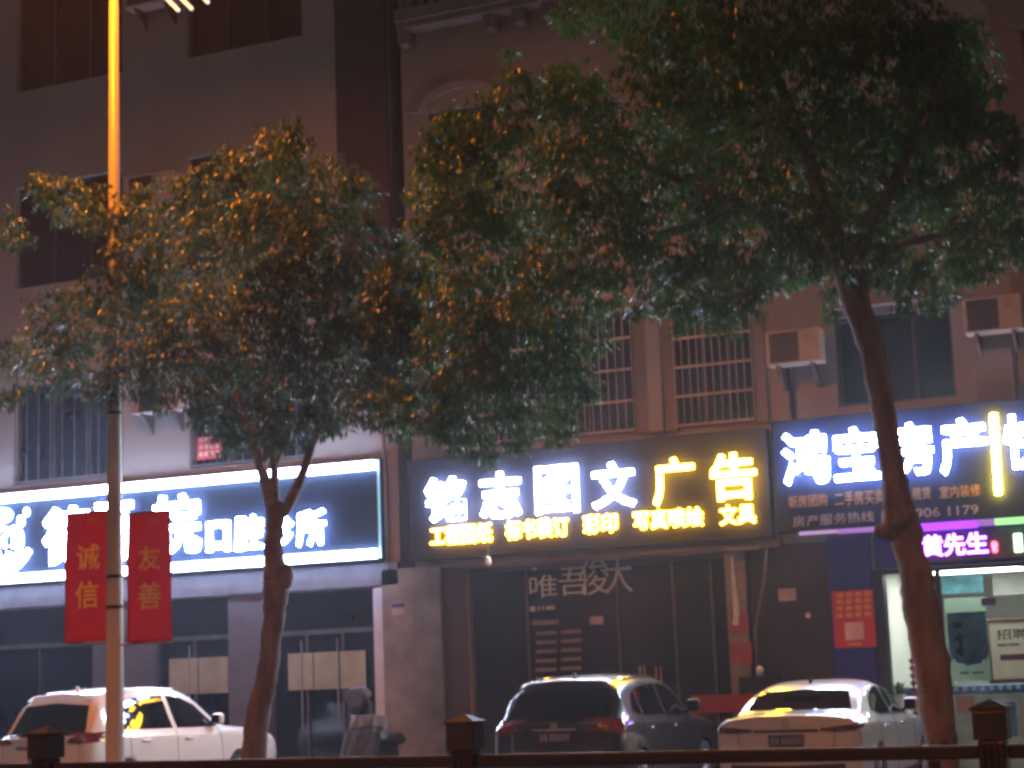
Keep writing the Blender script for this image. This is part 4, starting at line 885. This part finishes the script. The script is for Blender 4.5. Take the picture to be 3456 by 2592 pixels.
# ------------------------------------------------------------------ cars
def pchip(xs, ys, x):
    n = len(xs); h = [xs[i+1]-xs[i] for i in range(n-1)]; d = [(ys[i+1]-ys[i])/h[i] for i in range(n-1)]
    m = [d[0]]+[0 if d[i-1]*d[i] <= 0 else 2*d[i-1]*d[i]/(d[i-1]+d[i]) for i in range(1, n-1)]+[d[-1]]
    i = max(0, min(n-2, max(k for k in range(n) if xs[k] <= x+1e-9) if x >= xs[0] else 0)); t = (x-xs[i])/h[i]
    return (2*t**3-3*t*t+1)*ys[i]+(t**3-2*t*t+t)*h[i]*m[i]+(-2*t**3+3*t*t)*ys[i+1]+(t**3-t*t)*h[i]*m[i+1]
class Car:
    "body lofted along its length; every panel is cut from the body surface by projection"
    def __init__(s, name, label, loc, st, paint, wheels, curve=0.10):
        s.T = thing(name, label, 'car', loc, 'cars parked nose in along the pavement'); s.st = st
        ys = [a[0] for a in st]; s.L = ys[-1]
        samp = sorted({*ys, *np.linspace(0, s.L, 64).tolist(), 0.02, 0.04, 0.1})
        rows = []
        for y in samp:
            w, zb, zs, wt, zt = [pchip(ys, [a[k] for a in st], y) for k in range(1, 6)]
            g = max(0.0, min(1.0, (zt-zs-0.04)/0.3))
            pts = [(0, zb), (w*.82, zb), (w*.955, zb+.07), (w*.99, zb+.25), (w, zb+(zs-zb)*.62), (w*.985, zs-.09), (w*.95, zs-.01)]
            wb_ = w*.935
            pts += [(wb_+(wt-wb_)*.45+.012*g, zs+(zt-zs)*.42), (wb_+(wt-wb_)*.8+.012*g, zs+(zt-zs)*.78), (wt-.03, zt-.025*g-.01), (wt-.12, zt+.005), (wt*.5, zt+.028), (0, zt+.035)]
            # smooth the section
            fine = []
            q = [(-pts[1][0], pts[1][1])]+pts+[(-pts[-2][0], pts[-2][1])]
            for i in range(1, len(q)-2):
                for t in (0, .25, .5, .75):
                    p0, p1, p2, p3 = q[i-1], q[i], q[i+1], q[i+2]
                    if i == 1: f = [p1[k]+(p2[k]-p1[k])*t for k in (0, 1)]
                    else: f = [0.5*(2*p1[k]+(p2[k]-p0[k])*t+(2*p0[k]-5*p1[k]+4*p2[k]-p3[k])*t*t+(3*p1[k]-p0[k]-3*p2[k]+p3[k])*t**3)*1.0 for k in (0, 1)]
                    fine.append((max(0, f[0]), f[1]))
            fine.append(pts[-1])
            fr = max(0, 1-y/0.9); fr2 = max(0, (y-s.L+0.9)/0.9)
            sec = [(x, y+curve*fr*(x/.9)**2-0.12*fr2*(x/.9)**2, z) for x, z in fine]
            rows.append(sec[::1]+[(-x, yy, z) for x, yy, z in sec[-2:0:-1]])
        bm = NB(); vs = [[bm.verts.new(p) for p in r] for r in rows]; n = len(vs[0])
        for i in range(len(vs)-1):
            for k in range(n): bm.faces.new((vs[i][k], vs[i][(k+1) % n], vs[i+1][(k+1) % n], vs[i+1][k]))
        # end caps, built as strips between left and right halves
        for r, flip in ((vs[0], False), (vs[-1], True)):
            h = n//2; last = None
            for k in range(0, h):
                a, b, c, d = r[k], r[k+1], r[(n-k-1) % n], r[(n-k) % n]
                q = []
                for v in (a, b, c, d):
                    if v not in q: q.append(v)
                if len(q) > 2: bm.faces.new(q if not flip else q[::-1])
        bmesh.ops.recalc_face_normals(bm, faces=bm.faces)
        s.bvh = BVHTree.FromBMesh(bm)
        for y in wheels:                       # wheel wells
            pass
        s.body = obj('body', bm, paint, s.T, True); s.wheels = wheels; s.paint = paint
        me = s.body.data
        cut = NB()
        for y in wheels:
            for sx in (-1, 1):
                m = 28; A = [cut.verts.new((sx*0.62, y+.365*math.cos(2*math.pi*k/m), .325+.365*math.sin(2*math.pi*k/m))) for k in range(m)]; Bv = [cut.verts.new((sx*1.2, v.co.y, v.co.z)) for v in A]
                cut.faces.new(A); cut.faces.new(Bv[::-1])
                for k in range(m): cut.faces.new((A[k], Bv[k], Bv[(k+1) % m], A[(k+1) % m]))
        bmesh.ops.recalc_face_normals(cut, faces=cut.faces)
        co = obj('cutter', cut, M_trimblk); mo = s.body.modifiers.new('b', 'BOOLEAN'); mo.object = co; mo.operation = 'DIFFERENCE'; mo.solver = 'EXACT'
        co.location = s.T.location; bpy.context.view_layer.update()
        dg = bpy.context.evaluated_depsgraph_get(); new = bpy.data.meshes.new_from_object(s.body.evaluated_get(dg))
        s.body.modifiers.clear()
        if len(new.polygons) > 500: s.body.data = new
        bpy.data.objects.remove(co)
        for y in wheels:
            for sx in (-1, 1): s.wheel(sx, y)
    def wheel(s, sx, y):
        w = bpy.data.objects.new('wheel', None); COL.objects.link(w); w.parent = s.T; w.location = (sx*.80, y, .325)
        n = 32; bm = NB()
        prof = [(-.10, .22), (-.10, .31), (-.07, .325), (.07, .325), (.10, .31), (.10, .22)]
        rings = [[bm.verts.new((sx*a, r*math.cos(2*math.pi*k/n), r*math.sin(2*math.pi*k/n))) for k in range(n)] for a, r in prof]
        for i in range(len(rings)-1):
            for k in range(n): bm.faces.new((rings[i][k], rings[i][(k+1) % n], rings[i+1][(k+1) % n], rings[i+1][k]))
        obj('tyre', bm, M_tyre, w, True)
        bm = NB(); n = 10
        for k in range(n):
            a = 2*math.pi*k/n; ca, sa = math.cos(a), math.sin(a)
            tube(bm, [(sx*.085, ca*.03, sa*.03), (sx*.075, ca*.215, sa*.215)], [.028, .02], 6)
        m = 32; tube(bm, [(sx*.07, .215*math.cos(2*math.pi*k/m), .215*math.sin(2*math.pi*k/m)) for k in range(m+1)], .018, 6, False)
        tube(bm, [(sx*.02, 0, 0), (sx*.095, 0, 0)], .045, 12); obj('rim', bm, M_alum, w, True)
    def cast(s, a, b, mode):
        if mode == 'rear': o, d = Vector((a, -2, b)), Vector((0, 1, 0))
        elif mode == 'right': o, d = Vector((3, a, b)), Vector((-1, 0, 0))
        elif mode == 'left': o, d = Vector((-3, a, b)), Vector((1, 0, 0))
        elif mode == 'top': o, d = Vector((a, b, 4)), Vector((0, 0, -1))
        elif mode == 'front': o, d = Vector((a, 9, b)), Vector((0, -1, 0))
        h = s.bvh.ray_cast(o, d)
        if h[0] is None: return None, None
        n = h[1]; n = n if n.dot(d) < 0 else -n
        return h[0], n
    def panel(s, name, lo, hi, mode, m, off=0.005, n=16, r=10, thick=0.0, label=None, parent=None):
        "lo, hi: polylines with the same number of points; the sheet between them follows the body"
        bm = NB(); g = []
        def samp(pl, t):
            k = t*(len(pl)-1); i = min(int(k), len(pl)-2); f = k-i; return (pl[i][0]*(1-f)+pl[i+1][0]*f, pl[i][1]*(1-f)+pl[i+1][1]*f)
        for j in range(r+1):
            row = []
            for i in range(n+1):
                a = samp(lo, i/n); b = samp(hi, i/n); f = j/r
                p, nn = s.cast(a[0]*(1-f)+b[0]*f, a[1]*(1-f)+b[1]*f, mode)
                row.append(None if p is None else bm.verts.new(p+nn*off))
            g.append(row)
        for j in range(r):
            for i in range(n):
                q = [g[j][i], g[j][i+1], g[j+1][i+1], g[j+1][i]]
                if None in q: continue
                e = max((q[k].co-q[(k+1) % 4].co).length for k in range(4))
                if e < 0.6: bm.faces.new(q)
        if thick and bm.faces: bmesh.ops.solidify(bm, geom=bm.faces[:], thickness=-thick)
        bmesh.ops.recalc_face_normals(bm, faces=bm.faces)
        o = obj(name, bm, m, parent or s.T, True)
        if label: o['label'] = label
        return o
    def line(s, name, pts, mode, m, w=0.006, off=0.0, n=40, parent=None):
        bm = NB(); out = []
        for i in range(n+1):
            k = i/n*(len(pts)-1); q = min(int(k), len(pts)-2); f = k-q
            p, nn = s.cast(pts[q][0]*(1-f)+pts[q+1][0]*f, pts[q][1]*(1-f)+pts[q+1][1]*f, mode)
            if p is not None: out.append(p+nn*off)
        if len(out) > 1: tube(bm, out, w, 6)
        return obj(name, bm, m, parent or s.T, True)
    def mirror(s, sx, y, z, m):
        p, nn = s.cast(y, z, 'right' if sx > 0 else 'left'); x = p.x
        e = bpy.data.objects.new('side_mirror', None); COL.objects.link(e); e.parent = s.T; e.location = (x, y, z)
        bm = NB(); bx(bm, min(sx*.05, sx*.24), max(sx*.05, sx*.24), -.07, .06, -.05, .12, .045); obj('housing', bm, m, e, True)
        bm = NB(); tube(bm, [(-sx*.03, .02, -.05), (sx*.10, 0, -.02)], .025, 8); obj('stalk', bm, M_trimblk, e, True)
        bm = NB(); bx(bm, min(sx*.07, sx*.22), max(sx*.07, sx*.22), -.078, -.0715, -.03, .10); obj('mirror_glass', bm, M_carglass, e)
    def fin(s, y, m):
        p, nn = s.cast(0, y, 'top'); bm = NB()
        prof = [(-.03, -.02), (.10, -.02), (-.005, .075), (-.03, .075)]
        A = [bm.verts.new((p.x-.016, p.y+a, p.z+b)) for a, b in prof]; Bv = [bm.verts.new((p.x+.016, p.y+a, p.z+b)) for a, b in prof]
        bm.faces.new(A); bm.faces.new(Bv[::-1])
        for k in range(4): bm.faces.new((A[k], Bv[k], Bv[(k+1) % 4], A[(k+1) % 4]))
        obj('antenna_fin', bm, m, s.T)
    def handle(s, y, z, m, sx=1):
        p, nn = s.cast(y, z, 'right' if sx > 0 else 'left'); bm = NB()
        bx(bm, p.x-.012, p.x+.03, y-.10, y+.10, z-.014, z+.016, .008); obj('door_handle', bm, m, s.T, True)
    def plate(s, zc, strokes=True, m=M_plate):
        p, nn = s.cast(0, zc, 'rear'); bm = NB(); y = p.y-.02
        e = bpy.data.objects.new('licence_plate', None); COL.objects.link(e); e.parent = s.T; e.location = (0, y, zc)
        bx(bm, -.22, .22, 0, .012, -.07, .07, .004); obj('plate', bm, m, e)
        bm = NB(); rg = random.Random(int(zc*1000))
        for k in range(7):
            x = -.19+.056*k+(.02 if k > 1 else 0); bx(bm, x, x+.012, -.003, -.0005, -.045, .045); bx(bm, x+.026, x+.038, -.003, -.0005, -.045, .045)
            zz = rg.choice((-.04, 0, .034)); bx(bm, x+.0125, x+.0255, -.003, -.0005, zz-.006, zz+.006)
        obj('plate_strokes', bm, M_greyprint, e)
    def roundel(s, z, m_, r=.042, x=0):
        p, nn = s.cast(x, z, 'rear'); bm = NB(); n = 24
        c = p+nn*.008; t1 = nn.cross(Vector((1, 0, 0))).normalized(); t2 = nn.cross(t1)
        ring = [c+(t1*math.cos(2*math.pi*k/n)+t2*math.sin(2*math.pi*k/n))*r for k in range(n+1)]
        tube(bm, ring, .009, 8, False); vs = [bm.verts.new(q) for q in ring[:-1]]; bm.faces.new(vs)
        tube(bm, [c-t1*r, c+t1*r], .004, 6); tube(bm, [c-t2*r, c+t2*r], .004, 6); obj('emblem', bm, m_, s.T, True)

suv = lambda W, H, L, k: [(0, W*.84, .36, .96, W*.78, 1.0), (.05, W*.93, .30, .98, W*.80, 1.02), (.12, W*.965, .26, 1.0, W*.80, 1.05), (.2, W*.98, .24, 1.03, W*.79, 1.13), (.42, W*.995, .22, 1.05, W*(k+.06), H-.20), (.54, W, .21, 1.06, W*(k+.005), H-.105), (.60, W, .21, 1.06, W*(k+.005), H-.09), (.95, W, .2, 1.05, W*k, H-.03), (1.4, W, .2, 1.04, W*(k+.005), H), (2.1, W, .2, 1.03, W*(k+.005), H-.01), (2.6, W, .2, 1.01, W*k, H-.10), (3.35, W, .2, 1.0, W*.77, 1.07), (L-.55, W*.98, .2, .93, W*.76, .98), (L-.2, W*.96, .23, .84, W*.72, .90), (L-.05, W*.90, .30, .70, W*.66, .76), (L, W*.80, .36, .58, W*.55, .62)]
both = (('right', 1), ('left', -1))

# ---- white SUV on the left
xr = P(315, 2480, 20.8).x
A = Car('parked_car', 'white SUV at the left edge behind the lamp pole, shop lights in its windows', (xr-.93, 20.75, 0), suv(.93, 1.665, 4.8, .685), M_carwhite, (.86, 3.55))
A.T.rotation_euler = (0, 0, R(-4.0))
A.panel('rear_window', [(-.70, 1.05), (0, 1.03), (.70, 1.05)], [(-.58, 1.46), (0, 1.50), (.58, 1.46)], 'rear', M_carglass)
for md, sx in both:
    A.panel('side_window', [(.62, 1.12), (.9, 1.09), (1.45, 1.08), (1.95, 1.07)], [(.80, 1.44), (1.1, 1.52), (1.45, 1.54), (1.88, 1.545)], md, M_carglass)
    A.panel('side_window', [(2.05, 1.07), (2.5, 1.06), (3.05, 1.06)], [(1.98, 1.545), (2.3, 1.51), (2.62, 1.40)], md, M_carglass)
    A.line('window_divider', [(1.0, 1.10), (.98, 1.50)], md, M_trimblk, .012, .006)
    A.panel('taillight', [(sx*.50, .95), (sx*.7, .93), (sx*.925, .95)], [(sx*.53, 1.0), (sx*.7, 1.05), (sx*.92, 1.09)], 'rear', M_lamp, .012)
    A.panel('taillight_wrap', [(.10, .95), (.35, .97)], [(.12, 1.09), (.36, 1.06)], md, M_lamp, .012)
    A.line('panel_seam', [(.95, .35), (.92, 1.08)], md, M_seam, .004); A.line('panel_seam', [(2.0, .30), (2.0, 1.06)], md, M_seam, .004); A.line('panel_seam', [(3.12, .30), (3.05, 1.04)], md, M_seam, .004)
    A.handle(1.28, .92, M_carwhite, sx); A.handle(2.28, .91, M_carwhite, sx); A.mirror(sx, 2.95, 1.13, M_carwhite)
    A.panel('sill_trim', [(.2, .26), (2.2, .24), (4.2, .26)], [(.2, .36), (2.2, .34), (4.2, .36)], md, M_trimblk, .006)
    A.line('roof_rail', [(.70, 1.612), (1.5, 1.652), (2.3, 1.625)], md, M_alum, .014, .02)
A.panel('spoiler', [(-.58, 1.50), (0, 1.525), (.58, 1.50)], [(-.55, 1.57), (0, 1.60), (.55, 1.57)], 'rear', M_carwhite, .045, thick=.03)
A.panel('rear_bumper_trim', [(-.8, .38), (0, .36), (.8, .38)], [(-.83, .56), (0, .54), (.83, .56)], 'rear', M_trimblk, .008)
A.panel('tailgate_garnish', [(-.45, .86), (.45, .86)], [(-.45, .91), (.45, .91)], 'rear', M_chrome, .01)
A.line('panel_seam', [(-.70, .62), (-.72, .93)], 'rear', M_seam, .004); A.line('panel_seam', [(.70, .62), (.72, .93)], 'rear', M_seam, .004)
A.plate(.76); A.fin(.85, M_carwhite); A.roundel(.97, M_chrome, .03, -.1)
A.panel('rear_wiper', [(-.02, 1.08), (.38, 1.11)], [(-.02, 1.10), (.38, 1.125)], 'rear', M_trimblk, .014)
A.panel('windscreen', [(-.66, 3.26), (0, 3.30), (.66, 3.26)], [(-.58, 2.62), (0, 2.60), (.58, 2.62)], 'top', M_carglass)

# ---- dark SUV in the middle
xl, xr = P(1650, 2430, 21.2).x, P(2102, 2430, 21.2).x; xc_ = (xl+xr)/2
Bc = Car('parked_car', 'dark grey SUV in the middle with coloured sign reflections along its roof', (xc_, 21.1, 0), suv(.915, 1.59, 4.45, .73), M_cargrey, (.84, 3.48))
Bc.panel('rear_window', [(-.70, 1.06), (0, 1.04), (.70, 1.06)], [(-.62, 1.40), (0, 1.435), (.62, 1.40)], 'rear', M_carglass)
for md, sx in both:
    Bc.panel('side_window', [(.70, 1.14), (.95, 1.09), (1.4, 1.08), (1.88, 1.07)], [(.85, 1.36), (1.1, 1.43), (1.45, 1.465), (1.82, 1.47)], md, M_carglass)
    Bc.panel('side_window', [(1.99, 1.07), (2.5, 1.06), (3.0, 1.05)], [(1.92, 1.47), (2.25, 1.445), (2.58, 1.34)], md, M_carglass)
    Bc.line('window_divider', [(1.0, 1.09), (.98, 1.42)], md, M_cargrey, .014, .006)
    Bc.panel('taillight', [(sx*.40, .95), (sx*.7, .92), (sx*.915, .88)], [(sx*.42, .99), (sx*.7, 1.045), (sx*.905, 1.08)], 'rear', M_lamp, .012)
    Bc.panel('taillight_wrap', [(.09, .90), (.34, .97)], [(.11, 1.08), (.34, 1.06)], md, M_lamp, .012)
    Bc.line('panel_seam', [(.95, .35), (.92, 1.08)], md, M_seam, .004); Bc.line('panel_seam', [(1.94, .30), (1.94, 1.06)], md, M_seam, .004); Bc.line('panel_seam', [(3.08, .30), (3.02, 1.04)], md, M_seam, .004)
    Bc.handle(1.25, .92, M_chrome, sx); Bc.handle(2.2, .91, M_chrome, sx); Bc.mirror(sx, 2.9, 1.12, M_trimblk)
    Bc.panel('sill_trim', [(.2, .26), (2.2, .24), (4.2, .26)], [(.2, .36), (2.2, .34), (4.2, .36)], md, M_trimblk, .006)
    Bc.line('window_moulding', [(.68, 1.12), (.95, 1.07), (1.9, 1.055), (3.0, 1.04)], md, M_chrome, .007, .004)
    Bc.line('roof_rail', [(.72, 1.535), (1.5, 1.575), (2.2, 1.555)], md, M_chrome, .013, .02)
Bc.panel('spoiler', [(-.61, 1.43), (0, 1.455), (.61, 1.43)], [(-.58, 1.50), (0, 1.53), (.58, 1.50)], 'rear', M_cargrey, .05, thick=.03)
Bc.panel('rear_bumper_trim', [(-.8, .38), (0, .36), (.8, .38)], [(-.83, .58), (0, .56), (.83, .58)], 'rear', M_trimblk, .008)
for sx in (-1, 1): Bc.panel('rear_reflector', [(sx*.55, .60), (sx*.78, .60)], [(sx*.55, .64), (sx*.78, .64)], 'rear', M_lampdk, .012)
Bc.plate(.86); Bc.fin(.85, M_alum); Bc.roundel(1.0, M_chrome)
Bc.panel('tailgate_garnish', [(-.30, .945), (.30, .945)], [(-.30, .965), (.30, .965)], 'rear', M_chrome, .012)
Bc.line('panel_seam', [(-.62, .62), (-.66, .90)], 'rear', M_seam, .004); Bc.line('panel_seam', [(.62, .62), (.66, .90)], 'rear', M_seam, .004)
Bc.panel('windscreen', [(-.66, 3.26), (0, 3.30), (.66, 3.26)], [(-.58, 2.62), (0, 2.60), (.58, 2.62)], 'top', M_carglass)

# ---- pale sedan on the right
xl, xr = P(2416, 2450, 21.3).x, P(2905, 2450, 21.3).x; xc_ = (xl+xr)/2; w = .925
sed = [(0, w*.83, .34, .93, w*.76, 1.0), (.05, w*.93, .28, .96, w*.80, 1.025), (.12, w*.97, .24, .96, w*.80, 1.035), (.42, w*.99, .2, .965, w*.80, 1.05), (.56, w, .19, .97, w*.78, 1.06), (.66, w, .19, .97, w*.775, 1.09), (1.10, w, .18, .975, w*.71, 1.31), (1.45, w, .18, .97, w*.70, 1.385), (2.0, w, .18, .96, w*.70, 1.42), (2.6, w, .18, .95, w*.69, 1.375), (3.45, w, .18, .93, w*.76, 1.00), (4.1, w*.98, .18, .86, w*.74, .90), (4.55, w*.92, .2, .72, w*.68, .77), (4.75, w*.82, .28, .60, w*.6, .64), (4.8, w*.75, .33, .54, w*.52, .58)]
Sd = Car('parked_car', 'pale sedan on the right, its boot lit orange, partly behind the leaning trunk', (xc_, 21.15, 0), sed, M_carsilver, (1.02, 3.85), 0.11)
Sd.panel('rear_window', [(-.66, 1.10), (0, 1.10), (.66, 1.10)], [(-.56, 1.32), (0, 1.34), (.56, 1.32)], 'rear', M_carglass, r=14)
for md, sx in both:
    Sd.panel('side_window', [(1.12, 1.07), (1.4, 1.015), (1.75, 1.01), (2.08, 1.005)], [(1.30, 1.21), (1.5, 1.275), (1.75, 1.325), (2.02, 1.345)], md, M_carglass)
    Sd.panel('side_window', [(2.17, 1.005), (2.7, .995), (3.2, .985)], [(2.10, 1.345), (2.5, 1.31), (2.86, 1.20)], md, M_carglass)
    Sd.panel('taillight', [(sx*.42, .865), (sx*.6, .85), (sx*.84, .86)], [(sx*.42, .895), (sx*.6, .915), (sx*.83, .93)], 'rear', M_lampdk, .012)
    Sd.panel('taillight_wrap', [(.11, .87), (.34, .90)], [(.13, .93), (.34, .925)], md, M_lamp, .012)
    Sd.line('panel_seam', [(1.25, .5), (1.10, .98)], md, M_seam, .004); Sd.line('panel_seam', [(2.12, .28), (2.12, 1.0)], md, M_seam, .004); Sd.line('panel_seam', [(3.3, .28), (3.22, .96)], md, M_seam, .004)
    Sd.handle(1.5, .86, M_chrome, sx); Sd.handle(2.45, .85, M_chrome, sx); Sd.mirror(sx, 3.05, 1.05, M_carsilver)
    Sd.panel('sill_trim', [(.3, .22), (2.2, .21), (4.2, .22)], [(.3, .29), (2.2, .28), (4.2, .29)], md, M_trimblk, .006)
    Sd.line('window_moulding', [(1.1, 1.06), (1.4, 1.0), (2.1, .992), (3.2, .972)], md, M_chrome, .006, .004)
Sd.panel('boot_garnish', [(-.40, .855), (.40, .855)], [(-.40, .885), (.40, .885)], 'rear', M_trimblk, .012)
Sd.line('panel_seam', [(-.56, .60), (-.60, .85)], 'rear', M_seam, .004); Sd.line('panel_seam', [(.56, .60), (.60, .85)], 'rear', M_seam, .004); Sd.line('panel_seam', [(-.82, .66), (.82, .66)], 'rear', M_seam, .003)
Sd.panel('rear_bumper_trim', [(-.7, .34), (0, .32), (.7, .34)], [(-.7, .48), (0, .46), (.7, .48)], 'rear', M_trimblk, .008)
for sx in (-1, 1): Sd.panel('rear_reflector', [(sx*.60, .52), (sx*.80, .52)], [(sx*.60, .55), (sx*.80, .55)], 'rear', M_lampdk, .012)
Sd.roundel(.955, M_chrome, .045); Sd.plate(.755); Sd.fin(1.42, M_trimblk)
Sd.panel('windscreen', [(-.66, 3.3), (0, 3.34), (.66, 3.3)], [(-.54, 2.66), (0, 2.62), (.54, 2.66)], 'top', M_carglass)

# ------------------------------------------------------------------ thin scattering volume added for bloom round the signs and lifted blacks
bm = NB(); bx(bm, -70, 50, -25, 45, -1.2, 21)
hz = bpy.data.materials.new('glow_veil'); hz.use_nodes = True; hn = hz.node_tree; hn.nodes.clear()
ho = hn.nodes.new('ShaderNodeOutputMaterial'); hv = hn.nodes.new('ShaderNodeVolumePrincipled')
hv.inputs['Color'].default_value = (0.82, 0.86, 0.95, 1); hv.inputs['Density'].default_value = 0.0008; hv.inputs['Anisotropy'].default_value = 0.75
hn.links.new(hv.outputs[0], ho.inputs['Volume'])
o = obj('added_haze', bm, hz); o['kind'] = 'stuff'
SC.cycles.volume_bounces = 0
